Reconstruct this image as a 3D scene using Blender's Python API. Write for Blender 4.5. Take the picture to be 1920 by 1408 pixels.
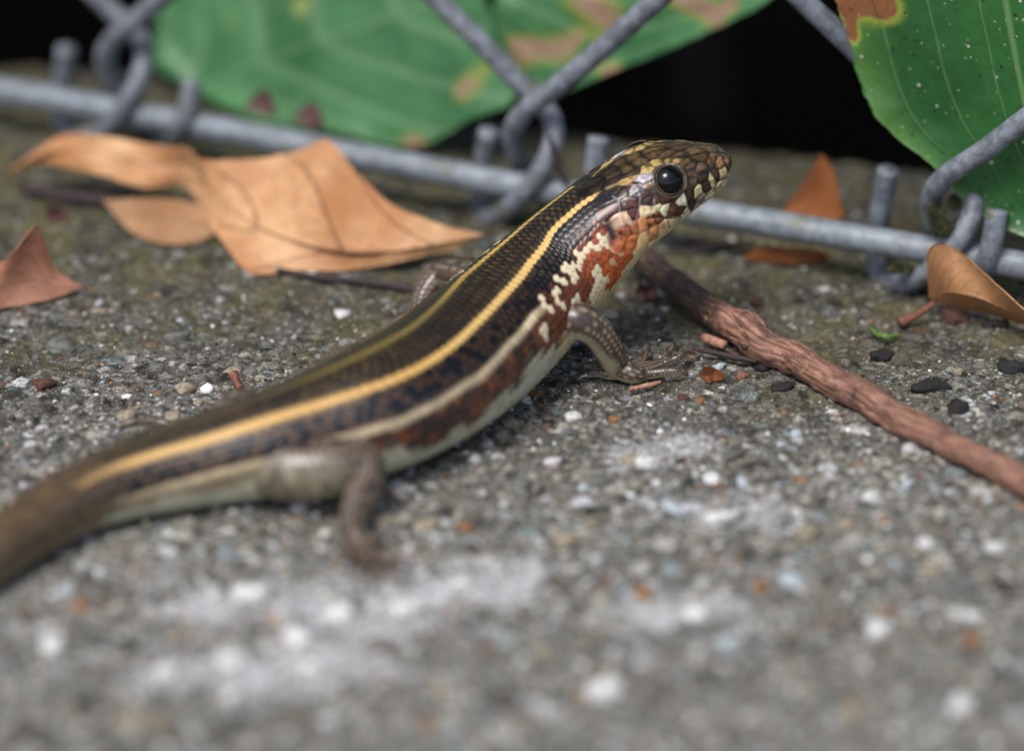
import bpy, math, random
import numpy as np

random.seed(7)
RNG = np.random.default_rng(7)
for o in list(bpy.data.objects):
    bpy.data.objects.remove(o)
SC = bpy.context.scene
COL = SC.collection
MM = 0.001                                   # everything below is written in millimetres

# ------------------------------------------------------------------ camera
PITCH = math.radians(26.0)
DIST = 700.0                                 # lens to the ground under the skink's front foot
FPX = 7700.0                                 # focal length in photo pixels (photo is 1920 wide)
FW = np.array([0, math.cos(PITCH), -math.sin(PITCH)])
UP = np.array([0, math.sin(PITCH), math.cos(PITCH)])
RT = np.array([1.0, 0, 0])
CAM = -DIST * FW
cam_d = bpy.data.cameras.new('camera')
cam = bpy.data.objects.new('camera', cam_d)
COL.objects.link(cam)
cam.location = CAM * MM
cam.rotation_euler = (math.pi / 2 - PITCH, 0, 0)
cam_d.sensor_width = 36.0
cam_d.lens = 36.0 * FPX / 1920.0
cam_d.clip_start = 0.02
cam_d.clip_end = 100.0
cam_d.dof.use_dof = True
cam_d.dof.focus_distance = (DIST + 0.0) * MM
cam_d.dof.aperture_fstop = 5.6
cam_d.dof.aperture_blades = 0
SC.camera = cam

# ------------------------------------------------------------------ sky, sun, exposure
SUN_EL, SUN_AZ = math.radians(62), math.radians(215)      # azimuth clockwise from +Y
w = bpy.data.worlds.new('World')
SC.world = w
w.use_nodes = True
nt = w.node_tree
for n in list(nt.nodes):
    nt.nodes.remove(n)
sky = nt.nodes.new('ShaderNodeTexSky')
sky.sky_type = 'NISHITA'
sky.sun_disc = False
sky.sun_elevation = SUN_EL
sky.sun_rotation = SUN_AZ
sky.air_density = 1.0
sky.dust_density = 3.0
sky.ozone_density = 0.6
bg = nt.nodes.new('ShaderNodeBackground')
bg.inputs['Strength'].default_value = 0.1
wo = nt.nodes.new('ShaderNodeOutputWorld')
nt.links.new(sky.outputs[0], bg.inputs[0])
nt.links.new(bg.outputs[0], wo.inputs[0])
sd = bpy.data.lights.new('sun', 'SUN')
sd.energy = 1.45
sd.angle = math.radians(24)
sd.color = (1.0, 0.985, 0.96)
sun = bpy.data.objects.new('sun', sd)
COL.objects.link(sun)
sun.rotation_euler = (math.pi / 2 - SUN_EL, 0, math.pi - SUN_AZ)
SC.view_settings.view_transform = 'Standard'
SC.view_settings.look = 'None'
SC.view_settings.gamma = 1.0
SC.view_settings.use_curve_mapping = False
SC.view_settings.exposure = 0.85
SC.cycles.use_denoising = True
SC.cycles.max_bounces = 6

# ------------------------------------------------------------------ helpers: geometry
def P(px, py, d):
    """photo pixel + distance d (mm) behind the plane of focus -> point"""
    r = FW * FPX + RT * (px - 960) + UP * (704 - py)
    return CAM + r * (DIST + d) / FPX
def PZ(px, py, z):
    """photo pixel -> point at height z above the concrete"""
    r = FW * FPX + RT * (px - 960) + UP * (704 - py)
    return CAM + r * ((z - CAM[2]) / r[2])
def proj(V):
    q = V - CAM
    dep = q @ FW
    return np.stack([960 + FPX * (q @ RT) / dep, 704 - FPX * (q @ UP) / dep], -1), dep
# the fence stands in the vertical plane through two points of its bottom rail
_a, _b = PZ(420, 245, 8), PZ(1700, 462, 8)
FU = (_b - _a); FU[2] = 0; FU /= np.linalg.norm(FU)
FN = np.array([-FU[1], FU[0], 0])            # points away from the camera
F0 = _a
def PF(px, py, off=0.0):
    """photo pixel -> point on the fence plane, moved off mm behind it"""
    r = FW * FPX + RT * (px - 960) + UP * (704 - py)
    t = ((F0 + FN * off - CAM) @ FN) / (r @ FN)
    return CAM + r * t

def lin(c, a=1.0):
    c = np.asarray(c, float) / 255.0
    l = np.where(c <= 0.04045, c / 12.92, ((c + 0.055) / 1.055) ** 2.4)
    return l
def lin4(c):
    l = lin(c)
    return (float(l[0]), float(l[1]), float(l[2]), 1.0)

def spline(Pts, x, xq):
    """cubic Hermite through (x, Pts), evaluated at xq"""
    Pts = np.asarray(Pts, float); x = np.asarray(x, float)
    one = Pts.ndim == 1
    if one: Pts = Pts[:, None]
    n = len(x)
    m = np.zeros_like(Pts)
    dx = np.diff(x)[:, None]
    sl = np.diff(Pts, axis=0) / dx
    m[0], m[-1] = sl[0], sl[-1]
    if n > 2:
        m[1:-1] = (sl[:-1] * dx[1:] + sl[1:] * dx[:-1]) / (dx[:-1] + dx[1:])
    i = np.clip(np.searchsorted(x, xq, side='right') - 1, 0, n - 2)
    h = (x[i + 1] - x[i]); t = ((xq - x[i]) / h)[:, None]; h = h[:, None]
    r = ((2*t**3 - 3*t**2 + 1) * Pts[i] + (t**3 - 2*t**2 + t) * h * m[i]
         + (-2*t**3 + 3*t**2) * Pts[i+1] + (t**3 - t**2) * h * m[i+1])
    return r[:, 0] if one else r
def chord(Pts):
    return np.concatenate([[0], np.cumsum(np.linalg.norm(np.diff(np.asarray(Pts, float), axis=0), axis=1))])

def hash3(ix, iy, iz, seed=0):
    n = (ix.astype(np.int64) * 374761393 + iy.astype(np.int64) * 668265263
         + iz.astype(np.int64) * 2147483647 + seed * 974634477) & 0xFFFFFFFF
    n = ((n ^ (n >> 13)) * 1274126177) & 0xFFFFFFFF
    n = ((n ^ (n >> 15)) * 2246822519) & 0xFFFFFFFF
    return ((n ^ (n >> 16)) & 0xFFFFFF) / float(0xFFFFFF)
def vnoise(x, y, z=None, seed=0):
    """value noise, -1..1"""
    if z is None: z = np.zeros_like(x)
    x0, y0, z0 = np.floor(x), np.floor(y), np.floor(z)
    fx, fy, fz = x - x0, y - y0, z - z0
    sx, sy, sz = [f * f * (3 - 2 * f) for f in (fx, fy, fz)]
    r = 0
    for a in (0, 1):
        for b in (0, 1):
            for c in (0, 1):
                wgt = (sx if a else 1 - sx) * (sy if b else 1 - sy) * (sz if c else 1 - sz)
                r = r + wgt * hash3(x0 + a, y0 + b, z0 + c, seed)
    return r * 2 - 1
def fbm(x, y, z=None, o=4, seed=0):
    r, a, t = 0, 1.0, 0
    for k in range(o):
        f = 2.03 ** k
        r = r + a * vnoise(x * f + 17.3 * k, y * f + 5.1 * k, None if z is None else z * f, seed + k)
        t += a; a *= 0.5
    return r / t
def sstep(a, b, x):
    t = np.clip((x - a) / (b - a), 0, 1)
    return t * t * (3 - 2 * t)

def mesh_obj(name, V, F, mat, parent=None, smooth=True, col=None, uv=None):
    """V in mm, F an (n,3|4) array or a list of arrays; one mesh object"""
    me = bpy.data.meshes.new(name)
    if not isinstance(F, list): F = [F]
    F = [np.asarray(f, np.int32) for f in F if len(f)]
    V = np.asarray(V, float) * MM
    me.vertices.add(len(V))
    me.vertices.foreach_set('co', V.astype(np.float32).ravel())
    li = np.concatenate([f.ravel() for f in F])
    tot = np.concatenate([np.full(len(f), f.shape[1], np.int32) for f in F])
    st = np.concatenate([[0], np.cumsum(tot)[:-1]]).astype(np.int32)
    me.loops.add(len(li)); me.polygons.add(len(tot))
    me.polygons.foreach_set('loop_start', st)
    me.polygons.foreach_set('loop_total', tot)
    me.loops.foreach_set('vertex_index', li.astype(np.int32))
    me.update(calc_edges=True)
    me.validate()
    if smooth:
        me.polygons.foreach_set('use_smooth', np.ones(len(me.polygons), bool))
    if col is not None:
        c = np.ones((len(V), 4), np.float32); c[:, :3] = col
        at = me.color_attributes.new('Col', 'FLOAT_COLOR', 'POINT')
        at.data.foreach_set('color', c.ravel())
    if uv is not None:
        u = np.zeros((len(V), 3), np.float32); u[:, :2] = uv
        at = me.attributes.new('leaf_uv', 'FLOAT_VECTOR', 'POINT')
        at.data.foreach_set('vector', u.ravel())
    if mat: me.materials.append(mat)
    ob = bpy.data.objects.new(name, me)
    COL.objects.link(ob)
    if parent: ob.parent = parent
    return ob
def tag(o, label=None, cat=None, group=None, kind=None):
    if label: o['label'] = label
    if cat: o['category'] = cat
    if group: o['group'] = group
    if kind: o['kind'] = kind
    return o
def empty(name, loc=(0, 0, 0)):
    o = bpy.data.objects.new(name, None)
    o.empty_display_size = 0.005
    COL.objects.link(o)
    o.location = np.asarray(loc) * MM
    return o
def under(o, e):
    """parent o to the Empty e, keeping world-space vertex data in place"""
    o.parent = e
    o.matrix_parent_inverse = e.matrix_basis.inverted()
    return o

def grid_faces(nr, ns, closed=True, off=0):
    i, j = np.meshgrid(np.arange(nr - 1), np.arange(ns if closed else ns - 1), indexing='ij')
    j2 = (j + 1) % ns
    return np.stack([i*ns+j, i*ns+j2, (i+1)*ns+j2, (i+1)*ns+j], -1).reshape(-1, 4) + off

def frames(C, ref=(0, 0, 1)):
    """tangent towards the start, up, lateral for each point of a centre line"""
    T = -np.gradient(C, axis=0); T /= np.linalg.norm(T, axis=1)[:, None]
    U = np.asarray(ref, float)[None] - (T @ np.asarray(ref, float))[:, None] * T
    U /= np.linalg.norm(U, axis=1)[:, None]
    L = np.cross(T, U)
    return T, U, L

def tube(pts, rad, seg=12, step=0.8, ref=(0, 0, 1), rough=0.0, seed=0, cap=True, freq=0.5):
    """round tube through pts with radii rad -> V, F, s, theta"""
    pts = np.asarray(pts, float); s = chord(pts)
    n = max(4, int(s[-1] / step))
    q = np.linspace(0, s[-1], n)
    C = spline(pts, s, q); R = np.maximum(spline(np.asarray(rad, float), s, q), 0.02)
    if cap:
        q = np.concatenate([[q[0]], q, [q[-1]]]); C = np.concatenate([C[:1], C, C[-1:]]); R = np.concatenate([[0.01], R, [0.01]])
    T = np.gradient(C if not cap else np.concatenate([C[1:2], C[1:-1], C[-2:-1]]), axis=0)
    T[0] = T[1]; T[-1] = T[-2]
    T /= np.linalg.norm(T, axis=1)[:, None] + 1e-12
    # parallel transport
    U = np.zeros_like(C)
    u = np.asarray(ref, float) - (T[0] @ np.asarray(ref, float)) * T[0]
    if np.linalg.norm(u) < 1e-3: u = np.array([1.0, 0, 0]) - T[0][0] * T[0]
    for k in range(len(C)):
        u = u - (u @ T[k]) * T[k]; u /= np.linalg.norm(u); U[k] = u
    L = np.cross(T, U)
    th = np.linspace(0, 2 * np.pi, seg, endpoint=False)
    rr = R[:, None] * np.ones(seg)[None]
    if rough:
        rr = rr * (1 + rough * fbm(q[:, None] * freq + 0 * th, np.cos(th)[None] * 1.5 + 0 * q[:, None], np.sin(th)[None] * 1.5 + 0 * q[:, None], 4, seed))
    V = C[:, None] + U[:, None] * (np.cos(th)[None] * rr)[..., None] + L[:, None] * (np.sin(th)[None] * rr)[..., None]
    return V.reshape(-1, 3), grid_faces(len(C), seg), np.repeat(q, seg), np.tile(th, len(C))

def ico(sub=1):
    t = (1 + 5 ** .5) / 2
    V = np.array([[-1,t,0],[1,t,0],[-1,-t,0],[1,-t,0],[0,-1,t],[0,1,t],[0,-1,-t],[0,1,-t],[t,0,-1],[t,0,1],[-t,0,-1],[-t,0,1]], float)
    F = [[0,11,5],[0,5,1],[0,1,7],[0,7,10],[0,10,11],[1,5,9],[5,11,4],[11,10,2],[10,7,6],[7,1,8],[3,9,4],[3,4,2],[3,2,6],[3,6,8],[3,8,9],[4,9,5],[2,4,11],[6,2,10],[8,6,7],[9,8,1]]
    V /= np.linalg.norm(V, axis=1)[:, None]
    for _ in range(sub):
        V = list(map(tuple, V)); mid = {}; G = []
        def m(a, b):
            k = (min(a, b), max(a, b))
            if k not in mid:
                p = (np.array(V[a]) + np.array(V[b])); p /= np.linalg.norm(p)
                V.append(tuple(p)); mid[k] = len(V) - 1
            return mid[k]
        for a, b, c in F:
            x, y, z = m(a, b), m(b, c), m(c, a)
            G += [[a, x, z], [b, y, x], [c, z, y], [x, y, z]]
        F = G; V = np.array(V)
    return np.array(V), np.array(F)
ICO0, ICO1, ICO2, ICO3 = ico(0), ico(1), ico(2), ico(3)

# ------------------------------------------------------------------ helpers: materials
class Mat:
    def __init__(self, name):
        self.m = bpy.data.materials.new(name); self.m.use_nodes = True
        self.nt = self.m.node_tree
        self.b = self.nt.nodes['Principled BSDF']
    def n(self, typ, **kw):
        nd = self.nt.nodes.new('ShaderNode' + typ)
        for k, v in kw.items():
            if k in nd.bl_rna.properties.keys(): setattr(nd, k, v)
            else: self.set(nd, k.replace('_', ' '), v)
        return nd
    def set(self, nd, key, v):
        s = nd.inputs[key] if not isinstance(key, str) or key in nd.inputs else nd.inputs[key.title()]
        if hasattr(v, 'bl_idname') and hasattr(v, 'is_linked'): self.nt.links.new(v, s)
        else: s.default_value = v
    def p(self, **kw):
        for k, v in kw.items(): self.set(self.b, k.replace('_', ' '), v)
        return self
    def coord(self, scale=1.0, space='Object', stretch=(1, 1, 1)):
        tc = self.n('TexCoord')
        mp = self.n('Mapping')
        self.nt.links.new(tc.outputs[space], mp.inputs[0])
        mp.inputs['Scale'].default_value = tuple(1000.0 * scale * q for q in stretch)
        return mp.outputs[0]
    def attr(self, name):
        return self.n('Attribute', attribute_name=name)
    def noise(self, vec, scale, detail=4, rough=0.55, out=0):
        nd = self.n('TexNoise'); self.set(nd, 'Vector', vec); self.set(nd, 'Scale', scale)
        self.set(nd, 'Detail', detail); self.set(nd, 'Roughness', rough)
        return nd.outputs[out]
    def voro(self, vec, scale, feature='F1', rand=1.0):
        nd = self.n('TexVoronoi'); nd.feature = feature
        self.set(nd, 'Vector', vec); self.set(nd, 'Scale', scale); self.set(nd, 'Randomness', rand)
        return nd
    def ramp(self, fac, stops, interp='LINEAR'):
        nd = self.n('ValToRGB'); self.set(nd, 'Fac', fac)
        cr = nd.color_ramp; cr.interpolation = interp
        while len(cr.elements) < len(stops): cr.elements.new(0.5)
        for e, (p, c) in zip(cr.elements, stops):
            e.position = p
            e.color = lin4(c) if not np.isscalar(c) else (c, c, c, 1)
        return nd.outputs[0]
    def mix(self, fac, a, b, blend='MIX'):
        nd = self.n('Mix', data_type='RGBA', blend_type=blend)
        self.set(nd, 0, fac)
        for k, v in ((6, a), (7, b)):
            if isinstance(v, (tuple, list)) and len(v) == 3: v = lin4(v)
            self.set(nd, k, v)
        return nd.outputs[2]
    def math(self, op, a, b=0.0, clamp=False):
        nd = self.n('Math', operation=op); nd.use_clamp = clamp
        self.set(nd, 0, a); self.set(nd, 1, b)
        return nd.outputs[0]
    def maprange(self, v, a, b, c=0.0, d=1.0, smooth=True):
        nd = self.n('MapRange'); nd.interpolation_type = 'SMOOTHSTEP' if smooth else 'LINEAR'
        self.set(nd, 0, v)
        for i, q in enumerate((a, b, c, d)): nd.inputs[i + 1].default_value = q
        return nd.outputs[0]
    def bump(self, h, strength=0.5, dist=0.3, normal=None):
        nd = self.n('Bump'); self.set(nd, 'Height', h)
        nd.inputs['Strength'].default_value = strength
        nd.inputs['Distance'].default_value = dist * MM
        if normal is not None: self.set(nd, 'Normal', normal)
        self.set(self.b, 'Normal', nd.outputs[0])
        return nd.outputs[0]
    def sep(self, v):
        nd = self.n('SeparateXYZ'); self.set(nd, 0, v); return nd.outputs

def make_materials():
    M = {}
    # ---- weathered concrete with exposed aggregate
    m = Mat('concrete'); c = m.coord()
    big = m.noise(c, 0.03, 4); fine = m.noise(c, 2.2, 5, .7); fine2 = m.noise(c, .9, 5, .7)
    base = m.attr('Col').outputs['Color']
    colr = m.mix(1.0, base, m.ramp(fine, [(.25, .30), (.5, .98), (.75, 1.6)]), 'MULTIPLY')
    colr = m.mix(m.maprange(fine2, .56, .40, 0, .55), colr, (44, 42, 36))
    v = m.voro(c, 2.1); r = m.sep(v.outputs['Color'])            # sand in the paste
    grit = m.ramp(r[1], [(0, (40, 39, 34)), (.3, (96, 92, 80)), (.55, (140, 134, 118)), (.75, (190, 188, 178)), (.93, (140, 112, 88))], 'CONSTANT')
    colr = m.mix(m.math('MULTIPLY', m.maprange(r[0], .62, .64), m.maprange(v.outputs['Distance'], .42, .30)), colr, grit)
    pos = m.sep(c)
    # algae: grows out from under the fence and the shrub, thinner towards the front
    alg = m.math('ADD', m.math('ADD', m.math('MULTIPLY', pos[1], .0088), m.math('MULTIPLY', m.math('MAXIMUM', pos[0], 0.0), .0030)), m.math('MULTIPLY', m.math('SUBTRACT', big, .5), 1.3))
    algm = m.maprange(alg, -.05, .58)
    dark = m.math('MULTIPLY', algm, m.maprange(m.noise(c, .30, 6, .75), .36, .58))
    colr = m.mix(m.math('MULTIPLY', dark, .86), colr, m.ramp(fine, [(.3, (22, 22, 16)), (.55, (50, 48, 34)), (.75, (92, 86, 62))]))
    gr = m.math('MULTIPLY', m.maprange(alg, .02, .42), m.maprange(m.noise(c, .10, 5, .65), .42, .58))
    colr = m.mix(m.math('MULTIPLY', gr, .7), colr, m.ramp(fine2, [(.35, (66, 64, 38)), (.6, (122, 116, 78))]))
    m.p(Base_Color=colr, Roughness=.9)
    m.b.inputs['Specular IOR Level'].default_value = .25
    h = m.math('ADD', m.noise(c, 2.6, 5, .75), m.math('MULTIPLY', fine2, 1.2))
    m.bump(h, 1.0, .45)
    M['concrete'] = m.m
    # ---- grains and pebbles: colour from the mesh
    m = Mat('grains'); c = m.coord()
    m.p(Base_Color=m.mix(m.maprange(m.noise(c, 1.5, 4, .7), .45, .75), m.attr('Col').outputs['Color'], m.mix(.55, m.attr('Col').outputs['Color'], (60, 56, 46))), Roughness=.75)
    m.bump(m.noise(c, 3.0, 3), .5, .15)
    M['grains'] = m.m
    for nm, a, b in (('stone_white', (226, 226, 224), (160, 157, 150)), ('stone_beige', (164, 152, 128), (104, 95, 78)),
                     ('stone_grey', (118, 118, 112), (70, 69, 63)), ('stone_orange', (158, 112, 66), (98, 64, 40)),
                     ('stone_brown', (100, 62, 46), (54, 34, 28)), ('stone_blue', (196, 206, 210), (134, 142, 144)),
                     ('seed_dark', (38, 33, 32), (18, 16, 16)), ('husk', (150, 98, 76), (88, 54, 44)), ('husk_pink', (196, 150, 124), (140, 92, 74))):
        m = Mat(nm); c = m.coord()
        m.p(Base_Color=m.mix(m.maprange(m.noise(c, 1.1, 6, .75), .36, .62), a, b), Roughness=.7 if nm == 'seed_dark' else .8)
        m.bump(m.noise(c, 1.6, 5, .75), .9, .4)
        M[nm] = m.m
    # ---- galvanised wire
    for nm, a, b, d in (('wire', (128, 133, 141), (94, 98, 104), (66, 67, 69)), ('rail', (134, 142, 149), (106, 112, 117), (82, 84, 80))):
        m = Mat(nm); c = m.coord()
        col_ = m.mix(m.maprange(m.noise(c, .35, 5, .7), .4, .62), a, b)
        col_ = m.mix(m.maprange(m.noise(c, 1.3, 4, .7), .58, .72), col_, d)
        col_ = m.mix(m.math('MULTIPLY', m.maprange(m.noise(c, .16, 4, .7), .58, .70), .7), col_, (104, 102, 70))
        m.p(Base_Color=col_, Roughness=.5, Metallic=.1)
        m.bump(m.noise(c, 2.2, 4, .7), .35, .15)
        M[nm] = m.m
    m = Mat('cut_end'); c = m.coord()
    m.p(Base_Color=m.mix(m.noise(c, 1.2, 4), (190, 176, 150), (120, 96, 70)), Roughness=.8)
    M['cut_end'] = m.m
    # ---- bark of the stick: peeled reddish wood under dark bark
    m = Mat('bark'); uv = m.attr('leaf_uv').outputs['Vector']; c = m.coord()
    mp = m.n('Mapping'); m.set(mp, 0, uv); mp.inputs['Scale'].default_value = (.12, 2.2, 1)
    streak = m.noise(mp.outputs[0], 2.0, 6, .7)
    u = m.sep(uv)[0]
    peel = m.maprange(m.math('ADD', m.math('MULTIPLY', u, .02), m.math('MULTIPLY', m.noise(c, .16, 4, .6), 1.6)), 1.42, 1.68)
    barkc = m.ramp(streak, [(.3, (26, 20, 18)), (.48, (62, 46, 38)), (.6, (98, 74, 56)), (.72, (164, 132, 92))])
    wood = m.ramp(streak, [(.3, (44, 31, 28)), (.48, (122, 84, 68)), (.68, (184, 142, 118))])
    col_ = m.mix(peel, barkc, wood)
    col_ = m.mix(m.maprange(m.noise(c, .12, 4, .6), .58, .74), col_, (54, 42, 40))
    col_ = m.mix(m.maprange(m.noise(c, .42, 6, .8), .60, .66), col_, (178, 142, 98))
    m.p(Base_Color=col_, Roughness=.62)
    m.bump(m.math('ADD', streak, m.noise(c, 1.4, 4, .7)), .8, .4)
    M['bark'] = m.m
    m = Mat('dark_stem'); c = m.coord()
    m.p(Base_Color=m.mix(m.noise(c, .5, 4), (62, 44, 46), (36, 27, 28)), Roughness=.7); m.bump(m.noise(c, 1.5), .5, .2)
    M['dark_stem'] = m.m
    m = Mat('green_stem'); c = m.coord()
    m.p(Base_Color=m.mix(m.noise(c, .2, 4), (70, 92, 44), (52, 66, 36)), Roughness=.55)
    M['green_stem'] = m.m
    # ---- leaves
    def leafmat(nm, a, b, vein, nveins, slope, width, rough, spots=None, transl=.0, gloss=.5, veinstr=1.0, seed=0., arcs=False, freckle=None, burn=None, blot=1.0, rim=None, net_=.18):
        m = Mat(nm); c = m.coord()
        uv = m.attr('leaf_uv').outputs['Vector']; s = m.sep(uv)
        av = m.math('ABSOLUTE', s[1])
        nz = m.noise(c, .05, 4); nf = m.noise(c, .5, 5, .65)
        off = m.n('VectorMath', operation='ADD'); m.set(off, 0, c); off.inputs[1].default_value = (seed, seed, seed)
        nb = m.noise(off.outputs[0], .045, 4, .6)
        col_ = m.mix(m.maprange(nb, .36, .64), a, b)
        col_ = m.mix(m.math('MULTIPLY', m.maprange(nf, .42, .72), .35), col_, tuple(int(q * .62) for q in a))
        wob = m.math('MULTIPLY', m.math('SUBTRACT', nz, .5), .35)
        if arcs:     # veins that run along the blade in arcs
            t = m.math('ADD', m.math('MULTIPLY', av, nveins), m.math('MULTIPLY', wob, .35))
        else:        # veins that leave the midrib at an angle and curve forward
            t = m.math('ADD', m.math('MULTIPLY', m.math('SUBTRACT', s[0], m.math('MULTIPLY', m.math('POWER', av, 1.4), slope)), nveins), m.math('MULTIPLY', wob, 1.1))
        fr = m.math('ABSOLUTE', m.math('SUBTRACT', m.math('FRACT', t), .5))
        sec = m.maprange(fr, width * 1.2, 0.0)
        midr = m.maprange(av, .035, .008)
        vn = m.math('MAXIMUM', m.math('MULTIPLY', sec, .75), midr)
        net = m.voro(c, .9, 'DISTANCE_TO_EDGE').outputs['Distance']
        netm = m.maprange(net, .07, .0)
        col_ = m.mix(m.math('MULTIPLY', vn, veinstr), col_, vein)
        col_ = m.mix(m.math('MULTIPLY', netm, net_ * veinstr), col_, vein)
        if rim: col_ = m.mix(m.math('MULTIPLY', m.maprange(m.math('ADD', av, wob), .74, 1.08), .5), col_, rim)
        if burn:     # dead tan patches: where the mask attribute says so
            bm = m.maprange(m.math('ADD', m.attr('burn').outputs['Fac'], m.math('MULTIPLY', m.math('SUBTRACT', m.noise(c, .22, 4), .5), .55)), .44, .56)
            halo = m.maprange(m.math('ADD', m.attr('burn').outputs['Fac'], m.math('MULTIPLY', m.math('SUBTRACT', m.noise(c, .22, 4), .5), .55)), .16, .46)
            col_ = m.mix(m.math('MULTIPLY', halo, .75), col_, (150, 160, 58))
            col_ = m.mix(bm, col_, m.mix(nf, burn, tuple(int(q * .55) for q in burn)))
        if spots:
            v = m.voro(off.outputs[0], .085); r = m.sep(v.outputs['Color'])
            sm = m.math('MULTIPLY', m.maprange(r[0], .60, .62), m.maprange(v.outputs['Distance'], .26 * blot, .05))
            col_ = m.mix(sm, col_, spots)
        if freckle:
            for sc_, thr, cc in ((.62, .80, (214, 214, 208)), (.55, .84, (26, 24, 22)), (1.1, .80, (190, 186, 150)), (.9, .84, (40, 40, 34))):
                o2 = m.n('VectorMath', operation='ADD'); m.set(o2, 0, c); o2.inputs[1].default_value = (sc_ * 31, 7, sc_ * 5)
                v = m.voro(o2.outputs[0], sc_); r = m.sep(v.outputs['Color'])
                sm = m.math('MULTIPLY', m.maprange(r[0], thr, thr + .01), m.maprange(v.outputs['Distance'], .20, .13))
                col_ = m.mix(m.math('MULTIPLY', sm, .85), col_, cc)
        m.p(Base_Color=col_, Roughness=rough)
        m.b.inputs['Specular IOR Level'].default_value = gloss
        m.bump(m.math('ADD', m.math('MULTIPLY', vn, -1.2), m.math('ADD', m.math('MULTIPLY', nf, .5), m.math('MULTIPLY', netm, -net_))), .7, .35)
        if transl:
            tr = m.n('BsdfTranslucent'); m.set(tr, 'Color', col_)
            mx = m.n('MixShader'); mx.inputs[0].default_value = transl
            m.nt.links.new(m.b.outputs[0], mx.inputs[1]); m.nt.links.new(tr.outputs[0], mx.inputs[2])
            m.nt.links.new(mx.outputs[0], m.nt.nodes['Material Output'].inputs[0])
        return m.m
    M['green_leaf'] = leafmat('green_leaf', (80, 138, 84), (50, 108, 56), (156, 192, 148), 5, .30, .16, .36, (150, 164, 84), .12, .5, .32, 3.0, burn=(206, 170, 138))
    M['right_leaf'] = leafmat('right_leaf', (48, 102, 48), (34, 84, 38), (122, 160, 100), 3.2, 0, .035, .34, (164, 168, 56), .10, .5, .5, 11.0, True, True, burn=(160, 104, 64), blot=.55, rim=(112, 156, 76), net_=.05)
    M['blocker_leaf'] = leafmat('blocker_leaf', (58, 104, 54), (40, 84, 42), (110, 146, 92), 9, .30, .08, .42, None, .12, .5, .5, 5.0)  # leaves of the added, unseen canopy that shades the ditch
    M['dry_big'] = leafmat('dry_big', (214, 168, 122), (174, 118, 72), (110, 68, 46), 6.0, .16, .045, .55, None, .05, .4, .75, 1.0)
    M['dry_tan'] = leafmat('dry_tan', (178, 136, 96), (150, 106, 70), (120, 80, 56), 9, .4, .04, .55, None, .08, .4, .35, 2.0)
    M['dry_pink'] = leafmat('dry_pink', (192, 140, 112), (164, 108, 82), (118, 70, 56), 7, .4, .04, .55, None, .08, .4, .4, 6.0)
    M['dry_right'] = leafmat('dry_right', (178, 130, 86), (146, 98, 62), (116, 74, 50), 10, .4, .03, .5, (70, 46, 34), .06, .45, .3, 8.0, blot=.35)
    M['dry_orange'] = leafmat('dry_orange', (150, 88, 40), (118, 64, 30), (120, 62, 30), 8, .4, .04, .55, None, .15, .4, .3, 4.0)
    m = Mat('red_leaf'); c = m.coord(); m.p(Base_Color=m.mix(m.noise(c, .3), (84, 44, 38), (56, 32, 30)), Roughness=.6); M['red_leaf'] = m.m
    # ---- soil in the ditch behind the kerb
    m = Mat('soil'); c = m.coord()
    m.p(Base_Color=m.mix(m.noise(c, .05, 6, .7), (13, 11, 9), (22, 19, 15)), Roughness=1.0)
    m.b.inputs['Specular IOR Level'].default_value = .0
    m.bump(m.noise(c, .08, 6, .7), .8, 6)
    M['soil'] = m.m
    m = Mat('moss'); c = m.coord()
    m.p(Base_Color=m.mix(m.maprange(m.noise(c, .5), .4, .6), (84, 88, 42), (44, 46, 26)), Roughness=.9); M['moss'] = m.m
    m = Mat('lime_green'); c = m.coord()
    m.p(Base_Color=m.mix(m.maprange(m.noise(c, 1.2), .5, .6), (86, 116, 40), (46, 60, 28)), Roughness=.6); M['lime_green'] = m.m
    # ---- skink
    m = Mat('skink_skin'); c = m.coord()
    ca = m.attr('Col').outputs['Color']
    m.p(Base_Color=m.mix(m.math('MULTIPLY', m.maprange(m.noise(c, 3.0, 4, .7), .5, .75), .28), ca, m.mix(.5, ca, (20, 14, 10))), Roughness=.32)
    m.b.inputs['Specular IOR Level'].default_value = .62
    m.bump(m.noise(c, 5.0, 3), .12, .05)
    M['skin'] = m.m
    m = Mat('eye'); m.p(Base_Color=lin4((7, 6, 6)), Roughness=.03); m.b.inputs['Specular IOR Level'].default_value = .42
    M['eye'] = m.m
    m = Mat('claw'); c = m.coord(); m.p(Base_Color=m.mix(m.noise(c, .8), (196, 192, 204), (150, 144, 150)), Roughness=.3); M['claw'] = m.m
    return M
MT = make_materials()

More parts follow.
